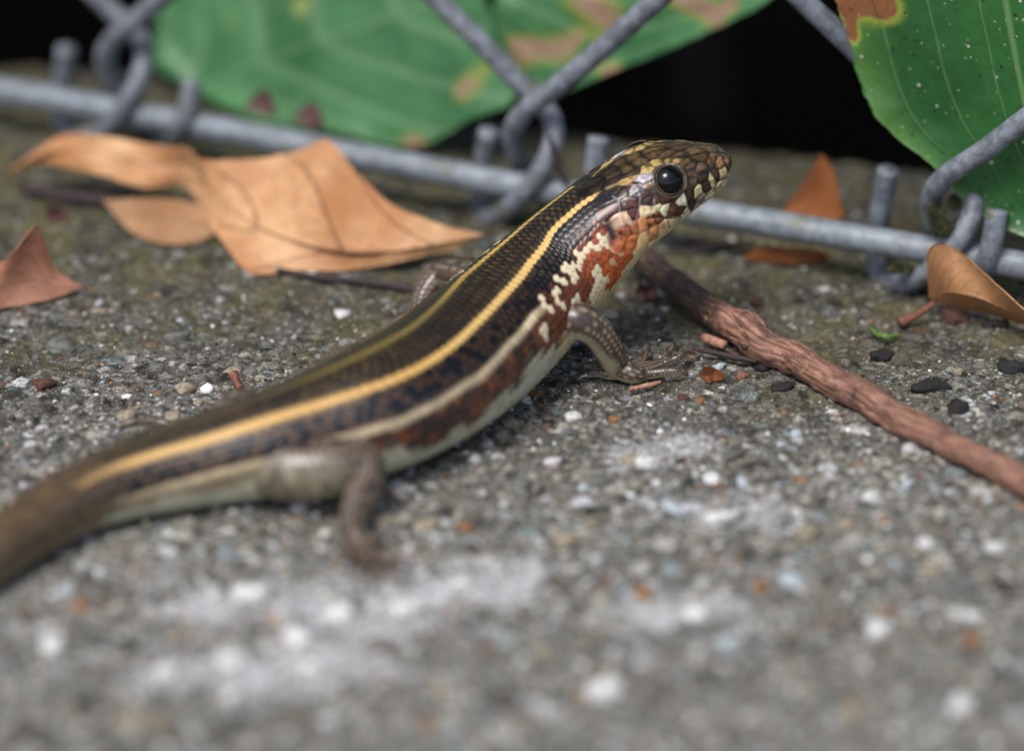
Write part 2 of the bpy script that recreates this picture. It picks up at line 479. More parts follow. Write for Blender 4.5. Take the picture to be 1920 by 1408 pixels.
# ================================================================== THE SETTING
# back edge of the kerb top, parallel to the fence
E0, E1 = PZ(1150, 240, 0), PZ(1700, 306, 0)
ES = (E1[1] - E0[1]) / (E1[0] - E0[0])
def y_back(x):
    return E0[1] + ES * (x - E0[0]) + 1.6 * vnoise(x / 23.0, 0 * x, seed=5) + .8 * vnoise(x / 6.0, 0 * x, seed=6)
def voro2(x, y, cell, seed):
    """nearest-point cells: distance, distance to the next cell, two random numbers of the cell"""
    gx, gy = np.floor(x / cell), np.floor(y / cell)
    d1 = np.full(x.shape, 9e9); d2 = d1.copy(); ra = np.zeros_like(x); rb = np.zeros_like(x)
    for a in (-1, 0, 1):
        for b in (-1, 0, 1):
            cx, cy = gx + a, gy + b
            px = (cx + hash3(cx, cy, 0 * cx, seed)) * cell; py = (cy + hash3(cx, cy, 0 * cx + 1, seed)) * cell
            d = np.hypot(x - px, y - py)
            n = d < d1
            d2 = np.where(n, d1, np.minimum(d2, d)); d1 = np.where(n, d, d1)
            ra = np.where(n, hash3(cx, cy, 0 * cx + 2, seed), ra); rb = np.where(n, hash3(cx, cy, 0 * cx + 3, seed), rb)
    return d1, d2, ra, rb
def ground_h(x, y):
    """the weathered cement level, without the aggregate"""
    h = .75 * fbm(x / 26, y / 26, o=3, seed=11) + .42 * fbm(x / 4.5, y / 4.5, o=4, seed=12)
    return h + .26 * fbm(x / 1.7, y / 1.7, o=3, seed=14) - .55 * sstep(.1, .6, fbm(x / 5.5, y / 5.5, o=3, seed=15)) - .45
PAL = lin([(42, 41, 38), (70, 68, 62), (92, 90, 82), (112, 109, 101), (130, 127, 118), (150, 146, 136), (172, 167, 153), (196, 192, 182), (222, 221, 217), (122, 131, 130), (150, 160, 161), (164, 126, 92), (128, 88, 68), (164, 148, 136)])
PALW = np.array([.09, .11, .12, .12, .12, .12, .10, .08, .07, .05, .05, .012, .012, .025]); PALW /= PALW.sum()
def pal(r): return PAL[np.searchsorted(np.cumsum(PALW), r.clip(0, .9999))]
def capsule(x, y, pts, rad):
    q = np.stack([x, y], -1); b = np.full(x.shape, 9e9)
    for p0, p1 in zip(pts[:-1], pts[1:]):
        a, d = p0[:2], (p1 - p0)[:2]
        t = np.clip(((q - a) @ d) / (d @ d), 0, 1)
        b = np.minimum(b, np.linalg.norm(q - a - t[..., None] * d, axis=-1))
    return b / rad
LIME = [[PZ(a, b, 0) for a, b in l] for l in ([(380, 1130), (520, 1130), (700, 1160), (860, 1100), (940, 1085)], [(1180, 855), (1290, 830)], [(1250, 945), (1420, 955)], [(1230, 1150), (1340, 1140)], [(380, 1250), (620, 1260)])]
LIMER = [8, 5, 5, 8, 9]

def build_kerb():
    D_ = .36
    xs = np.concatenate([-np.geomspace(241, 1500, 24)[::-1], -np.arange(112.8, 240, 1.1)[::-1], np.arange(-112, 112.2, D_), np.arange(112.8, 240, 1.1), np.geomspace(241, 1500, 24)])
    ts = np.concatenate([np.array([0, .4, .9, 1.6]), np.arange(2.1, 232, D_), np.arange(232.9, 340, 1.1), 340 + np.geomspace(1, 900, 24)])
    X, Tt = np.meshgrid(xs, ts, indexing='xy')
    Y = y_back(X) - Tt
    far = np.maximum(sstep(225, 242, np.abs(X)), sstep(320, 342, Tt))     # beyond: too coarse for grains
    Z = ground_h(X, Y) * (1 - far)
    C = np.zeros(X.shape + (3,)) + lin((120, 117, 108))
    C *= (1 + .35 * fbm(X / 7, Y / 7, o=4, seed=17))[..., None]
    wx, wy = X + .5 * vnoise(X / .8, Y / .8, seed=51), Y + .5 * vnoise(X / .8, Y / .8, seed=52)
    expo = .5 + .5 * fbm(X / 18, Y / 18, o=3, seed=18)              # where the aggregate is laid bare
    for cell, thr, ht, seed, rr in ((1.05, .30, .22, 61, .62), (2.3, .52, .42, 62, .52), (4.6, .74, .55, 63, .46)):
        d1, d2, ra, rb = voro2(wx, wy, cell, seed)
        on = (ra > thr - .25 * (expo - .5))
        f = np.where(on, sstep(rr, rr * .62, d1 / cell) * sstep(.02, .22, (d2 - d1) / cell), 0)
        Z = Z + (1 - far) * ht * f * (.4 + .6 * rb) * sstep(rr * 1.2, 0, d1 / cell) ** .5
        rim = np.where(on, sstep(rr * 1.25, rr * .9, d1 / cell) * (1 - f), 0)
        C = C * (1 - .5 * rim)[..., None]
        C = C + (pal(hash3(np.floor(rb * 9999), 0 * rb, 0 * rb, seed)) * (1 + .22 * vnoise(X / .5, Y / .5, seed=seed))[..., None] - C) * f[..., None]
    C = C * (1 - far)[..., None] + lin((112, 109, 100)) * far[..., None]
    lm = 0
    nz = fbm(X / 4, Y / 4, o=5, seed=19) + .5 * vnoise(X / .9, Y / .9, seed=23)
    for l, r in zip(LIME, LIMER):
        lm = np.maximum(lm, sstep(1.3, .1, capsule(X, Y, l, r) + 1.1 * nz))
    C = C + (lin((206, 206, 206)) - C) * (lm * .70)[..., None]
    # paler towards the front
    front_pale = sstep(5, -70, Y + 26 * fbm(X / 30, Y / 30, o=3, seed=20))
    C = C * (1 + .48 * front_pale)[..., None]
    Z = Z - 3.0 * (1 - sstep(0, 5, Tt))
    top = np.stack([X, Y, Z], -1)
    rows = []                                # the rounded back edge continues as the kerb's back face
    for dz, dy in ((-2, .6), (-6, 1.2), (-14, 1.5), (-40, 1), (-120, 0), (-260, 0)):
        r = top[0].copy(); r[:, 1] += dy + .6 * vnoise(r[:, 0] / 5, np.full(len(r), dz / 5.0), seed=21); r[:, 2] += dz
        rows.append(r)
    V = np.concatenate([np.stack(rows[::-1]), top]).reshape(-1, 3)
    C = np.concatenate([np.repeat(C[:1], len(rows), 0), C]).reshape(-1, 3)
    F = grid_faces(len(rows) + len(ts), len(xs), False)[:, ::-1]
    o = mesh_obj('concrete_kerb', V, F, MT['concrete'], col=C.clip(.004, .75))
    tag(o, kind='structure')
    return o
KERB = build_kerb()

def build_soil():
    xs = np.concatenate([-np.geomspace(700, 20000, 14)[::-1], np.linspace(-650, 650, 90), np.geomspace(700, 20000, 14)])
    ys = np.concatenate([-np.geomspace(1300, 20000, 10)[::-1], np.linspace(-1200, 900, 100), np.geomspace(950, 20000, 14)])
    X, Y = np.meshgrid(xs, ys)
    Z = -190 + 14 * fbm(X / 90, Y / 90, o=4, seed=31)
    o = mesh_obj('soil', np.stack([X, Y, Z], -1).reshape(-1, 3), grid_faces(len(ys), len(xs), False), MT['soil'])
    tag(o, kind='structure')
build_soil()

# ---- aggregate lying in the concrete: stones one can pick apart, and finer grains
def stone_mesh(k, sub=ICO2):
    V = sub[0].copy()
    rg = np.random.default_rng(100 + k)
    V = V * (1 + .30 * fbm(V[:, 0] * 1.2 + k * 7, V[:, 1] * 1.2, V[:, 2] * 1.2, 3, 40 + k))[:, None]
    for _ in range(9):                       # broken faces
        n = rg.normal(size=3); n /= np.linalg.norm(n)
        V = V - np.maximum(0, V @ n - rg.uniform(.55, .85))[:, None] * n
    return V, sub[1]
STONES = {}
def stone(px, py, wpx, hpx, mat, rot=None, parent=None, name='pebble', sink=.42):
    p = PZ(px, py, 0.2)
    k = random.randrange(7)
    key = (k, mat)
    if key not in STONES:
        V, F = stone_mesh(k)
        ob = mesh_obj(name, V, F, MT[mat]); STONES[key] = ob.data
    else:
        ob = bpy.data.objects.new(name, STONES[key]); COL.objects.link(ob)
    sc = FPX / (np.dot(p - CAM, FW))
    rx = wpx / sc / 2; ry = hpx / sc / 2 / .62; rz = .5 * (rx + ry) * .55
    z = float(ground_h(np.array([p[0]]), np.array([p[1]]))[0])
    ob.location = (p[0] * MM, p[1] * MM, (z + rz * (1 - 2 * sink)) * MM)
    ob.scale = (rx, ry, rz)
    ob.rotation_euler = (random.uniform(-.2, .2), random.uniform(-.2, .2), rot if rot is not None else random.uniform(-.4, .4))
    ob.parent = parent
    return ob
listed = [  # stones that stand out in the photograph
 (565,945,44,36,'stone_white'),(725,968,62,36,'stone_beige'),(808,975,58,34,'stone_beige'),(872,985,36,28,'stone_orange'),(1393,895,40,30,'stone_blue'),
 (1262,945,46,50,'stone_blue'),(1632,930,58,34,'stone_white'),(1736,1016,36,36,'stone_white'),(1866,1022,84,40,'stone_white'),(1515,1000,64,58,'stone_beige'),
 (95,1205,58,56,'stone_white'),(1645,1170,56,56,'stone_white'),(1365,1203,44,44,'stone_blue'),(1207,1110,38,40,'stone_orange'),(1305,1150,100,66,'stone_white'),
 (1822,1195,36,40,'stone_orange'),(985,747,34,20,'stone_white'),(1078,776,44,24,'stone_white'),(1155,778,26,22,'stone_orange'),(1016,745,18,18,'stone_brown'),
 (890,856,34,28,'stone_white'),(1312,750,26,18,'stone_orange'),(348,722,76,46,'stone_beige'),(240,771,46,34,'stone_beige'),(322,774,38,32,'stone_beige'),
 (80,722,50,34,'stone_brown'),(185,580,34,22,'stone_beige'),(640,586,36,24,'stone_white'),(330,622,60,30,'stone_grey'),(1215,985,44,36,'stone_grey'),
 (1590,985,44,30,'stone_beige'),(150,1130,40,40,'stone_orange'),(320,1165,90,60,'stone_grey'),(1430,1095,40,30,'stone_orange'),(1060,1005,60,40,'stone_beige'),
 (1345,965,120,40,'stone_white'),(1255,640,48,26,'stone_grey'),(1350,680,30,20,'stone_blue'),(1560,770,40,18,'stone_white'),(1700,905,34,24,'stone_blue'),
 (870,1090,110,52,'stone_white'),(760,1140,120,56,'stone_white'),(640,1150,110,60,'stone_white'),(480,1110,130,70,'stone_white'),(430,1235,110,60,'stone_white'),
 (560,1190,70,44,'stone_white'),(590,1245,80,50,'stone_white'),(310,1255,90,60,'stone_white'),(1520,1260,120,60,'stone_grey'),(1130,1290,140,70,'stone_white'),
 (1780,1100,90,50,'stone_grey'),(1600,1330,120,70,'stone_beige'),(900,1330,130,70,'stone_grey'),(250,1350,120,70,'stone_beige'),(1800,1320,90,60,'stone_white'),
 (440,690,40,24,'stone_beige'),(120,650,70,36,'stone_grey'),(1480,1080,50,36,'stone_blue'),(1120,900,60,36,'stone_grey'),(970,905,70,36,'stone_grey'),
 (960,790,50,22,'stone_beige'),(1185,855,40,26,'stone_beige'),(1215,860,60,30,'stone_white'),(1035,860,40,24,'stone_white'),(1335,890,40,30,'stone_white')]
for a in listed:
    f = .66 if a[2] > 75 else .98
    stone(a[0], a[1], a[2] * f, a[3] * f, a[4], parent=KERB)
mats = ['stone_white'] * 3 + ['stone_beige'] * 6 + ['stone_grey'] * 9 + ['stone_orange'] + ['stone_brown'] * 2 + ['stone_blue'] * 2
cnt = 0
while cnt < 190:
    px, py = random.uniform(-20, 1940), 500 + 900 * random.random() ** 1.0
    sz = random.choice((13, 15, 17, 20, 24, 30, 34)) * (0.75 + .5 * (py - 500) / 900)
    if py < 640 and random.random() < .5: continue
    stone(px, py, sz * random.uniform(.9, 1.5), sz * random.uniform(.6, .9), random.choice(mats), parent=KERB)
    cnt += 1

def build_grains():
    n = 11000
    V0, F0_ = ICO0
    vs, fs, cs = [], [], []
    pal = lin([(60, 57, 50), (88, 84, 74), (120, 114, 100), (150, 142, 122), (180, 172, 152), (214, 212, 204), (236, 236, 232), (112, 122, 120), (166, 112, 70), (120, 66, 46), (36, 34, 32)])
    pr = np.array([.16, .18, .18, .14, .08, .04, .02, .06, .02, .02, .10]); pr /= pr.sum()
    px = RNG.uniform(-40, 1960, n); py = 330 + 1090 * RNG.random(n) ** 1.15
    size = .16 + .30 * RNG.random(n) ** 2.4 + .2 * (RNG.random(n) > .95)
    X = np.array([PZ(a, b, 0) for a, b in zip(px, py)])
    zz = ground_h(X[:, 0], X[:, 1])
    ci = RNG.choice(len(pal), n, p=pr)
    front = (py > 720) & (RNG.random(n) < .08)            # washed clean quartz grains towards the front
    ci = np.where(front, RNG.integers(4, 7, n), ci); size = size * np.where(front, RNG.uniform(1.1, 2.1, n), 1.0)
    for k in range(n):
        A = RNG.normal(size=(3, 3)); q, _ = np.linalg.qr(A)
        sc = size[k] * RNG.uniform(.6, 1.25, 3)
        v = (V0 * sc * RNG.uniform(.8, 1.2, (12, 1))) @ q
        v[:, 2] *= .8
        vs.append(v + np.array([X[k, 0], X[k, 1], zz[k] + size[k] * .35]))
        fs.append(F0_ + 12 * k); cs.append(np.repeat(pal[ci[k]][None], 12, 0))
    o = mesh_obj('sand_grains', np.concatenate(vs), np.concatenate(fs), MT['grains'], KERB, True, np.concatenate(cs))
    tag(o, kind='stuff')
build_grains()

# ================================================================== CHAIN-LINK FENCE
FENCE = empty('chain_link_fence', PF(985, 440, 0))
tag(FENCE, 'grey galvanised chain-link fence with its bottom rail along the kerb', 'fence')
rail_px = [(50, 178), (420, 245), (700, 299), (950, 345), (1350, 404), (1500, 429), (1700, 462), (1900, 496)]
rp = [PZ(a, b, 8.0) for a, b in rail_px]
rp = [rp[0] - FU * 420] + rp + [rp[-1] + FU * 420]
V, F, s_, t_ = tube(rp, [2.55] * len(rp), 20, 1.2, rough=.02, seed=3, freq=.1)
under(mesh_obj('bottom_rail', V, F, MT['rail']), FENCE)

def to_f(p):            # world -> (along fence, off, z)
    q = p - F0
    return np.array([q @ FU, q @ FN, p[2]])
def from_f(u, off, z):
    r = F0 + FU * u + FN * off
    return np.array([r[0], r[1], z])
RAIL_C = np.array([to_f(p)[1] for p in rp]); RAIL_U = np.array([to_f(p)[0] for p in rp])
A_px = [(1230, 2, -1.5), (1120, 100, -2), (1040, 166, -3), (985, 208, -3.4), (962, 243, -2.2), (966, 282, .2), (985, 318, 3.4), (1012, 356, 4.9), (1050, 392, 2.4), (1085, 400, -2.6), (1104, 372, -4.8), (1114, 322, -4.4), (1122, 258, -3.2)]
B_px = [(820, 0, 1.0), (905, 84, 1.2), (968, 150, 2), (1012, 190, 2.6), (1037, 230, 1.4), (1034, 278, -2.0), (1008, 330, -4.6), (962, 384, -4.4), (925, 408, -1.5), (900, 398, 2.4), (902, 350, 4.8), (908, 300, 5.0), (917, 246, 4.4)]
A_loc = np.array([to_f(PF(a, b, c)) for a, b, c in A_px]); B_loc = np.array([to_f(PF(a, b, c)) for a, b, c in B_px])
U_C = to_f(PF(995, 350, 0))[0]
U_L, U_R = to_f(PF(222, 210, 0))[0], to_f(PF(1772, 462, 0))[0]
SP = (U_R - U_L) / 2
WR = 1.95
def zig(first, dirn, u0, offb):
    """the wire above its bottom knuckle: zigzag between neighbouring wires"""
    r = []; zc = first[2]; half = SP / 2
    step = half * 1.02
    u, z = first[0], first[2]
    # first stretch up to the next crossing, then back and forth
    tgt = u0 + dirn * half
    z1 = z + abs(tgt - u) * 1.02
    side = 1
    r.append((tgt - dirn * 3, offb + 1.0 * dirn, z1 - 3)); r.append((tgt + dirn * .8, offb + 2.0, z1)); r.append((tgt - dirn * 3, offb - 1.0, z1 + 3))
    z2 = z1 + step
    r.append((u0 + dirn * 3, offb + 1.2, z2 - 3)); r.append((u0 - dirn * .8, offb - 2.0, z2)); r.append((u0 + dirn * 3, offb + 1.0, z2 + 3))
    z3 = z2 + step
    r.append((tgt - dirn * 3, offb, z3 - 3)); r.append((tgt + dirn * .8, offb + 2.0, z3)); r.append((tgt - dirn * 3, offb, z3 + 3))
    r.append((u0, offb, z3 + step))
    return r
def wire(loc, uk, dirn, jit, stub_shift=(0, 0), upoff=0.0):
    L = loc.copy(); L[:, 0] += uk - U_C
    yo = np.interp(uk, RAIL_U, RAIL_C) - np.interp(U_C, RAIL_U, RAIL_C)
    L[:, 1] += yo
    L += np.array(jit)[None] * np.linspace(.2, 1, len(L))[:, None]
    L[-5:, 0] += stub_shift[0] * np.array([.5, .85, 1, 1, 1]); L[-2:, 2] += stub_shift[1] * np.array([.6, 1])
    L[:4, 1] += upoff * np.array([1, 1, .7, .3])
    up = zig(L[0], dirn, uk, upoff)
    pts = [from_f(*q) for q in up[::-1]] + [from_f(*q) for q in L]
    V, F, s_, t_ = tube(pts, [WR] * len(pts), 14, .9, rough=.03, seed=int(uk) % 50, freq=.3)
    o = under(mesh_obj('mesh_wire', V, F, MT['wire']), FENCE)
    return o
knots = [(U_L - SP, (0, 0, 0), (0, 0), (0, 0)), (U_L, (0, .3, .3), (1.6, -4.0), (-4.6, 1.0)), (U_C, (0, 0, 0), (0, 0), (0, 0)), (U_R, (-.6, .2, -.3), (-4.6, -2.0), (-2.4, 4.6)), (U_R + SP, (0, 0, 0), (0, 0), (0, 0))]
for uk, jit, st, st2 in knots:
    wire(A_loc, uk, 1, jit, st, -2.2 if uk == U_R else 0)
    wire(B_loc, uk, -1, jit, st2, 2.6 if uk == U_R else 0)

# ================================================================== LEAVES
def leaf(name, stations, mat, parent=None, nu=70, nv=22, thick=.3, wave=.5, seed=0, cup=0.0, burns=(), edge=.35):
    """stations: (mid, left, right) points along the blade; a closed thin solid"""
    mids = np.array([s[0] for s in stations]); l = np.array([s[1] for s in stations]); r = np.array([s[2] for s in stations])
    x = chord(mids) + 1e-6 * np.arange(len(mids))
    q = np.linspace(0, x[-1], nu)
    # end points round off instead of meeting in a square cut
    Mi, Li, Ri = spline(mids, x, q), spline(l, x, q), spline(r, x, q)
    v = np.linspace(-1, 1, 2 * nv + 1)
    G = np.zeros((nu, len(v), 3))
    for k, vv in enumerate(v):
        E = Li if vv < 0 else Ri
        G[:, k] = Mi + (E - Mi) * abs(vv)
    du = np.gradient(G, axis=0); dv = np.gradient(G, axis=1)
    N = np.cross(du, dv); N /= np.linalg.norm(N, axis=2)[..., None] + 1e-9
    if N[..., 2].mean() < 0: N = -N
    W = np.linalg.norm(Ri - Li, axis=1)[:, None]
    uu = (q / x[-1])[:, None] * np.ones(len(v))[None]; vvv = np.ones(nu)[:, None] * v[None]
    G = G + N * (wave * fbm(G[..., 0] / 8 + seed, G[..., 1] / 8, G[..., 2] / 8, 4, seed)
                 * (np.abs(vvv) * .8 + .2) + cup * (1 - vvv ** 2) * np.minimum(W, 20) / 20)[..., None]
    # slightly ragged margin
    G[:, 0] += (G[:, 1] - G[:, 0]) * (edge * vnoise(q * 1.3, 0 * q, seed=seed + 3))[:, None]
    G[:, -1] += (G[:, -2] - G[:, -1]) * (edge * vnoise(q * 1.3, 0 * q + 9, seed=seed + 4))[:, None]
    n = nu * len(v)
    top = G.reshape(-1, 3); Nn = N.reshape(-1, 3)
    V = np.concatenate([top, top - Nn * thick])
    F = grid_faces(nu, len(v), False)
    c = len(v)
    ring = np.concatenate([np.arange(c), c * np.arange(1, nu) + c - 1, (nu - 1) * c + np.arange(c - 1)[::-1], c * np.arange(1, nu - 1)[::-1]])
    nx = np.roll(ring, -1)
    side = np.stack([ring, nx, nx + n, ring + n], -1)
    uv = np.stack([uu.ravel(), vvv.ravel()], -1)
    o = mesh_obj(name, V, [F, F[:, ::-1] + n, side], MT[mat] if isinstance(mat, str) else mat, None, True, None, np.concatenate([uv, uv]))
    if burns is not None:
        b = np.zeros(n)
        for (c0, c1, rad) in burns:
            d = c1 - c0; L2 = d @ d + 1e-9
            t = np.clip(((top - c0) @ d) / L2, 0, 1)
            dist = np.linalg.norm(top - c0 - t[:, None] * d, axis=1)
            b = np.maximum(b, np.clip(1 - dist / (2 * rad), 0, 1))
        at = o.data.attributes.new('burn', 'FLOAT', 'POINT')
        at.data.foreach_set('value', np.concatenate([b, b]).astype(np.float32))
    if parent: under(o, parent)
    return o

def ST(rows, f):
    out = []
    for r in rows:
        if len(r) == 1: out.append((f(*r[0]),) * 3)
        else: out.append(tuple(f(*q) for q in r))
    return out

# the shrub behind the fence, whose big leaves hang against it
SHRUB = empty('broadleaf_shrub', (40, 330, -185))
tag(SHRUB, 'broad-leaved green shrub growing in the dark behind the chain-link fence, with an added unseen shading canopy', 'shrub')
def PFB(a, b, o): return PF(a, b, o + 13)
L1 = ST([[(285, 120, 14)], [(372, 150, 14), (292, 50, 20), (450, 214, 10)], [(480, 113, 15), (330, -50, 24), (620, 246, 9)], [(600, 70, 15), (430, -140, 28), (770, 276, 8)],
         [(720, 28, 16), (570, -190, 28), (885, 222, 8)], [(805, -5, 17), (700, -220, 28), (968, 166, 9)], [(850, -35, 18), (780, -205, 28), (940, 70, 12)],
         [(880, -65, 20), (850, -160, 26), (900, -5, 15)], [(905, -115, 24)]], PFB)
leaf('leaf', L1, 'green_leaf', SHRUB, 90, 30, wave=1.2, seed=2, cup=-2.0,
     burns=[(PFB(858, 172, 9), PFB(915, 115, 10), 2.0), (PFB(765, 268, 8), PFB(790, 272, 8), 1.4), (PFB(720, 112, 12), PFB(722, 112, 12), .9)])['label'] = 'broad bluish green leaf with a tan scar, sloping behind the fence wires'
L2 = ST([[(1062, 170, 17)], [(1075, 140, 17), (1000, 166, 16), (1150, 133, 17)], [(1110, 95, 18), (955, 120, 17), (1230, 102, 18)], [(1150, 40, 19), (930, 50, 18), (1345, 52, 19)],
         [(1190, -20, 20), (930, -10, 20), (1442, 0, 20)], [(1225, -90, 24), (970, -90, 24), (1475, -60, 24)], [(1275, -190, 30)]], PFB)
leaf('leaf', L2, 'green_leaf', SHRUB, 70, 30, wave=1.0, seed=9, cup=-1.5,
     burns=[(PFB(1085, 0, 19), PFB(1130, 32, 19), 3.0), (PFB(960, 96, 18), PFB(1050, 92, 18), 2.2), (PFB(1050, 92, 18), PFB(1130, 40, 18), 1.8), (PFB(1268, -5, 20), PFB(1345, 30, 20), 2.0),
            (PFB(1345, 30, 20), PFB(1372, 8, 20), 1.3), (PFB(1120, 128, 17), PFB(1150, 128, 17), 1.2)])['label'] = 'green leaf with pinkish tan dead patches behind the fence wires'
R1 = ST([[(1790, -300, 6)], [(1850, -170, 3), (1600, -140, 3), (2090, -170, 3)], [(1872, -30, 1), (1562, -20, 1.5), (2180, -30, 2)], [(1888, 70, .2), (1590, 72, 1.2), (2200, 90, 1)], [(1905, 160, -.3), (1618, 168, 1), (2200, 190, 1)],
         [(1922, 240, -.6), (1668, 246, .8), (2180, 270, 1)], [(1938, 310, -.6), (1748, 310, .6), (2140, 340, 1)], [(1952, 375, -.4), (1818, 388, .4), (2090, 400, 1)], [(1964, 425, 0), (1890, 432, .2), (2035, 440, .6)], [(1976, 462, 0)]], PF)
rl = leaf('leaf', R1, 'right_leaf', SHRUB, 90, 30, wave=.8, seed=4, cup=-2.2,
     burns=[(PF(1580, -10, 1), PF(1645, 10, 1), 3.4), (PF(1588, 20, 1), PF(1596, 70, 1), 1.3)])
rl['label'] = 'dark green leaf with arching veins, white specks and a brown scorched corner'
def canopy_blocker():
    # unseen stems and canopy leaves, added to block sky light over the ditch
    protos = []
    for k in range(3):
        L, Wd = (95, 110, 80)[k], (22, 27, 20)[k]
        rows = [[(0, 0, 0)]]
        for t in (.06, .18, .35, .55, .75, .9):
            wv = Wd * math.sin(math.pi * t ** .75) ** .8
            zc = -L * .25 * t * t
            rows.append([(t * L, 0, zc), (t * L, wv, zc + 3), (t * L, -wv, zc + 3)])
        rows.append([(L, 0, -L * .25)])
        protos.append(leaf('leaf', ST(rows, lambda a, b, c: np.array([a, b, c], float)), 'blocker_leaf', None, 26, 8, wave=.8, seed=20 + k))
    first = [True] * 3
    stems = []
    for k in range(7):
        b = np.array([random.uniform(-260, 300), random.uniform(430, 600), -188.0])
        tip = b + np.array([random.uniform(-120, 120), random.uniform(-260, -120), random.uniform(420, 560)])
        pts = [b, b * .6 + tip * .4 + np.array([random.uniform(-20, 20), 15, 10]), tip]
        V, F, s_, t_ = tube(pts, [6, 4.2, 2], 10, 8, rough=.06, seed=k, freq=.05)
        under(mesh_obj('stem', V, F, MT['dark_stem']), SHRUB)
        stems.append(pts)
    n = 0
    while n < 190:
        x = random.uniform(-430, 460)
        y = 70 + ES * x + random.uniform(60, 480)
        z = random.uniform(120, 430) + .25 * max(0, 150 - y)
        k = random.randrange(3)
        if first[k]: o = protos[k]; first[k] = False
        else:
            o = protos[k].copy(); COL.objects.link(o)
        o.location = (x * MM, y * MM, z * MM)
        o.rotation_euler = (random.uniform(-.5, .5), random.uniform(-.25, .55), random.uniform(0, 6.283))
        s = random.uniform(.9, 1.5); o.scale = (s, s, s)
        under(o, SHRUB); n += 1
def stalks():
    trunk = [np.array(p, float) for p in ((-70, 240, -192), (-62, 205, -50), (-42, 178, 90), (10, 165, 200), (70, 170, 300))]
    V, F, s_, t_ = tube(trunk, [6, 5.2, 4.4, 3.2, 2], 12, 4, rough=.08, seed=3, freq=.05)
    under(mesh_obj('stem', V, F, MT['dark_stem']), SHRUB)
    br = [trunk[3], np.array([45.0, 140, 175]), np.array([80.0, 112, 120]), R1[0][0] + np.array([2.0, 3, 12])]
    V, F, s_, t_ = tube(br, [2.6, 2.2, 1.8, 1.5], 10, 3, rough=.08, seed=4, freq=.05)
    under(mesh_obj('stem', V, F, MT['green_stem']), SHRUB)
    for end, to in ((L1[-1][0], trunk[2] + np.array([2, -2, 20])), (L2[-1][0], trunk[3]), (R1[0][0], br[-1])):
        mid_ = (end + to) / 2 + np.array([0, 0, 4.0])
        V, F, s_, t_ = tube([end - (mid_ - end) * .06, mid_, to], [1.1, 1.3, 1.6], 10, 2)
        under(mesh_obj('petiole', V, F, MT['green_stem']), SHRUB)
stalks()
canopy_blocker()

# dry leaves on the kerb, each a thing of its own
def dry(name, rows, mat, label, seed=0, wave=.35, cup=0.0, f=PZ, nu=70, nv=22, thick=.3, **kw):
    st = ST(rows, f)
    base = min((p for s in st for p in s), key=lambda p: p[2])
    e = empty(name, base)
    o = leaf('blade', st, mat, e, nu, nv, thick, wave, seed, cup, **kw)
    tag(e, label, 'leaf', 'dry leaves lying on the kerb')
    return e
BIG = dry('dry_leaf', [[(910, 440, 6)], [(840, 455, 5), (845, 425, 7.5), (848, 470, 3)], [(745, 470, 4), (745, 389, 9), (742, 494, 1.6)], [(650, 472, 4), (668, 324, 12), (660, 507, .4)],
     [(570, 455, 5), (613, 262, 16), (560, 507, .4)], [(495, 427, 6), (545, 284, 14), (468, 511, .4)], [(437, 393, 7), (455, 297, 13), (424, 463, 2)], [(390, 352, 8), (378, 299, 12), (385, 402, 3)],
     [(347, 312, 9), (340, 277, 13), (340, 347, 5)], [(272, 306, 9), (290, 272, 12), (270, 352, 6)], [(190, 283, 10.5), (200, 256, 12), (190, 326, 8)], [(100, 285, 9), (112, 254, 11), (88, 310, 6)], [(8, 328, 4)]],
     'dry_big', 'large curled orange-brown dry leaf leaning on the fence rail', 5, 1.1, -1.2, nu=130, nv=30)
TAN = dry('dry_leaf', [[(192, 376, 3.5)], [(250, 402, 2.6), (255, 372, 4.5), (248, 436, .6)], [(320, 414, 2.4), (330, 374, 4.5), (316, 458, .3)], [(380, 424, 2.2), (392, 392, 4), (378, 452, .3)], [(428, 424, 1.8)]],
     'dry_tan', 'small dull tan leaf half under the large curled dry leaf', 6, .2, .4)
PINK = dry('dry_leaf', [[(154, 537, 1)], [(112, 536, 2), (104, 503, 4.5), (112, 556, .3)], [(62, 525, 4), (72, 426, 13), (50, 571, .3)], [(0, 540, 4), (12, 486, 9), (0, 578, .3)], [(-60, 548, 4), (-50, 490, 7), (-60, 592, .3)], [(-125, 555, 1)]],
     'dry_pink', 'pinkish brown dry leaf with one corner standing up, lying alone on bare concrete', 8, .25, -.6)
RTAN = dry('dry_leaf', [[(1742, 562, 3)], [(1768, 545, 5), (1738, 482, 12), (1792, 574, 1.5)], [(1822, 550, 6), (1785, 464, 13), (1850, 585, 1)], [(1882, 572, 5), (1862, 526, 10), (1902, 600, .8)], [(1945, 602, 4), (1934, 588, 7), (1952, 617, .6)], [(2015, 636, .8)]],
     'dry_right', 'smooth tan leaf with a stalk, propped against the rail below the scorched green leaf', 12, .2, -.8)
V, F, s_, t_ = tube([PZ(1752, 568, 3), PZ(1732, 583, 2.2), PZ(1706, 597, 1.2), PZ(1688, 606, .9)], [.55, .6, .75, 1.0], 10, .4, rough=.25, seed=5)
under(mesh_obj('stalk', V, F, MT['husk']), RTAN)
dry('dry_leaf', [[(1541, 288, 16)], [(1534, 325, 15), (1510, 336, 15), (1564, 322, 15)], [(1524, 370, 14), (1478, 384, 14), (1573, 376, 13)], [(1515, 412, 12), (1462, 415, 12), (1570, 412, 12)], [(1510, 432, 11)]],
    'dry_orange', 'orange dry leaf standing upright behind the fence rail', 14, .3, f=PF)
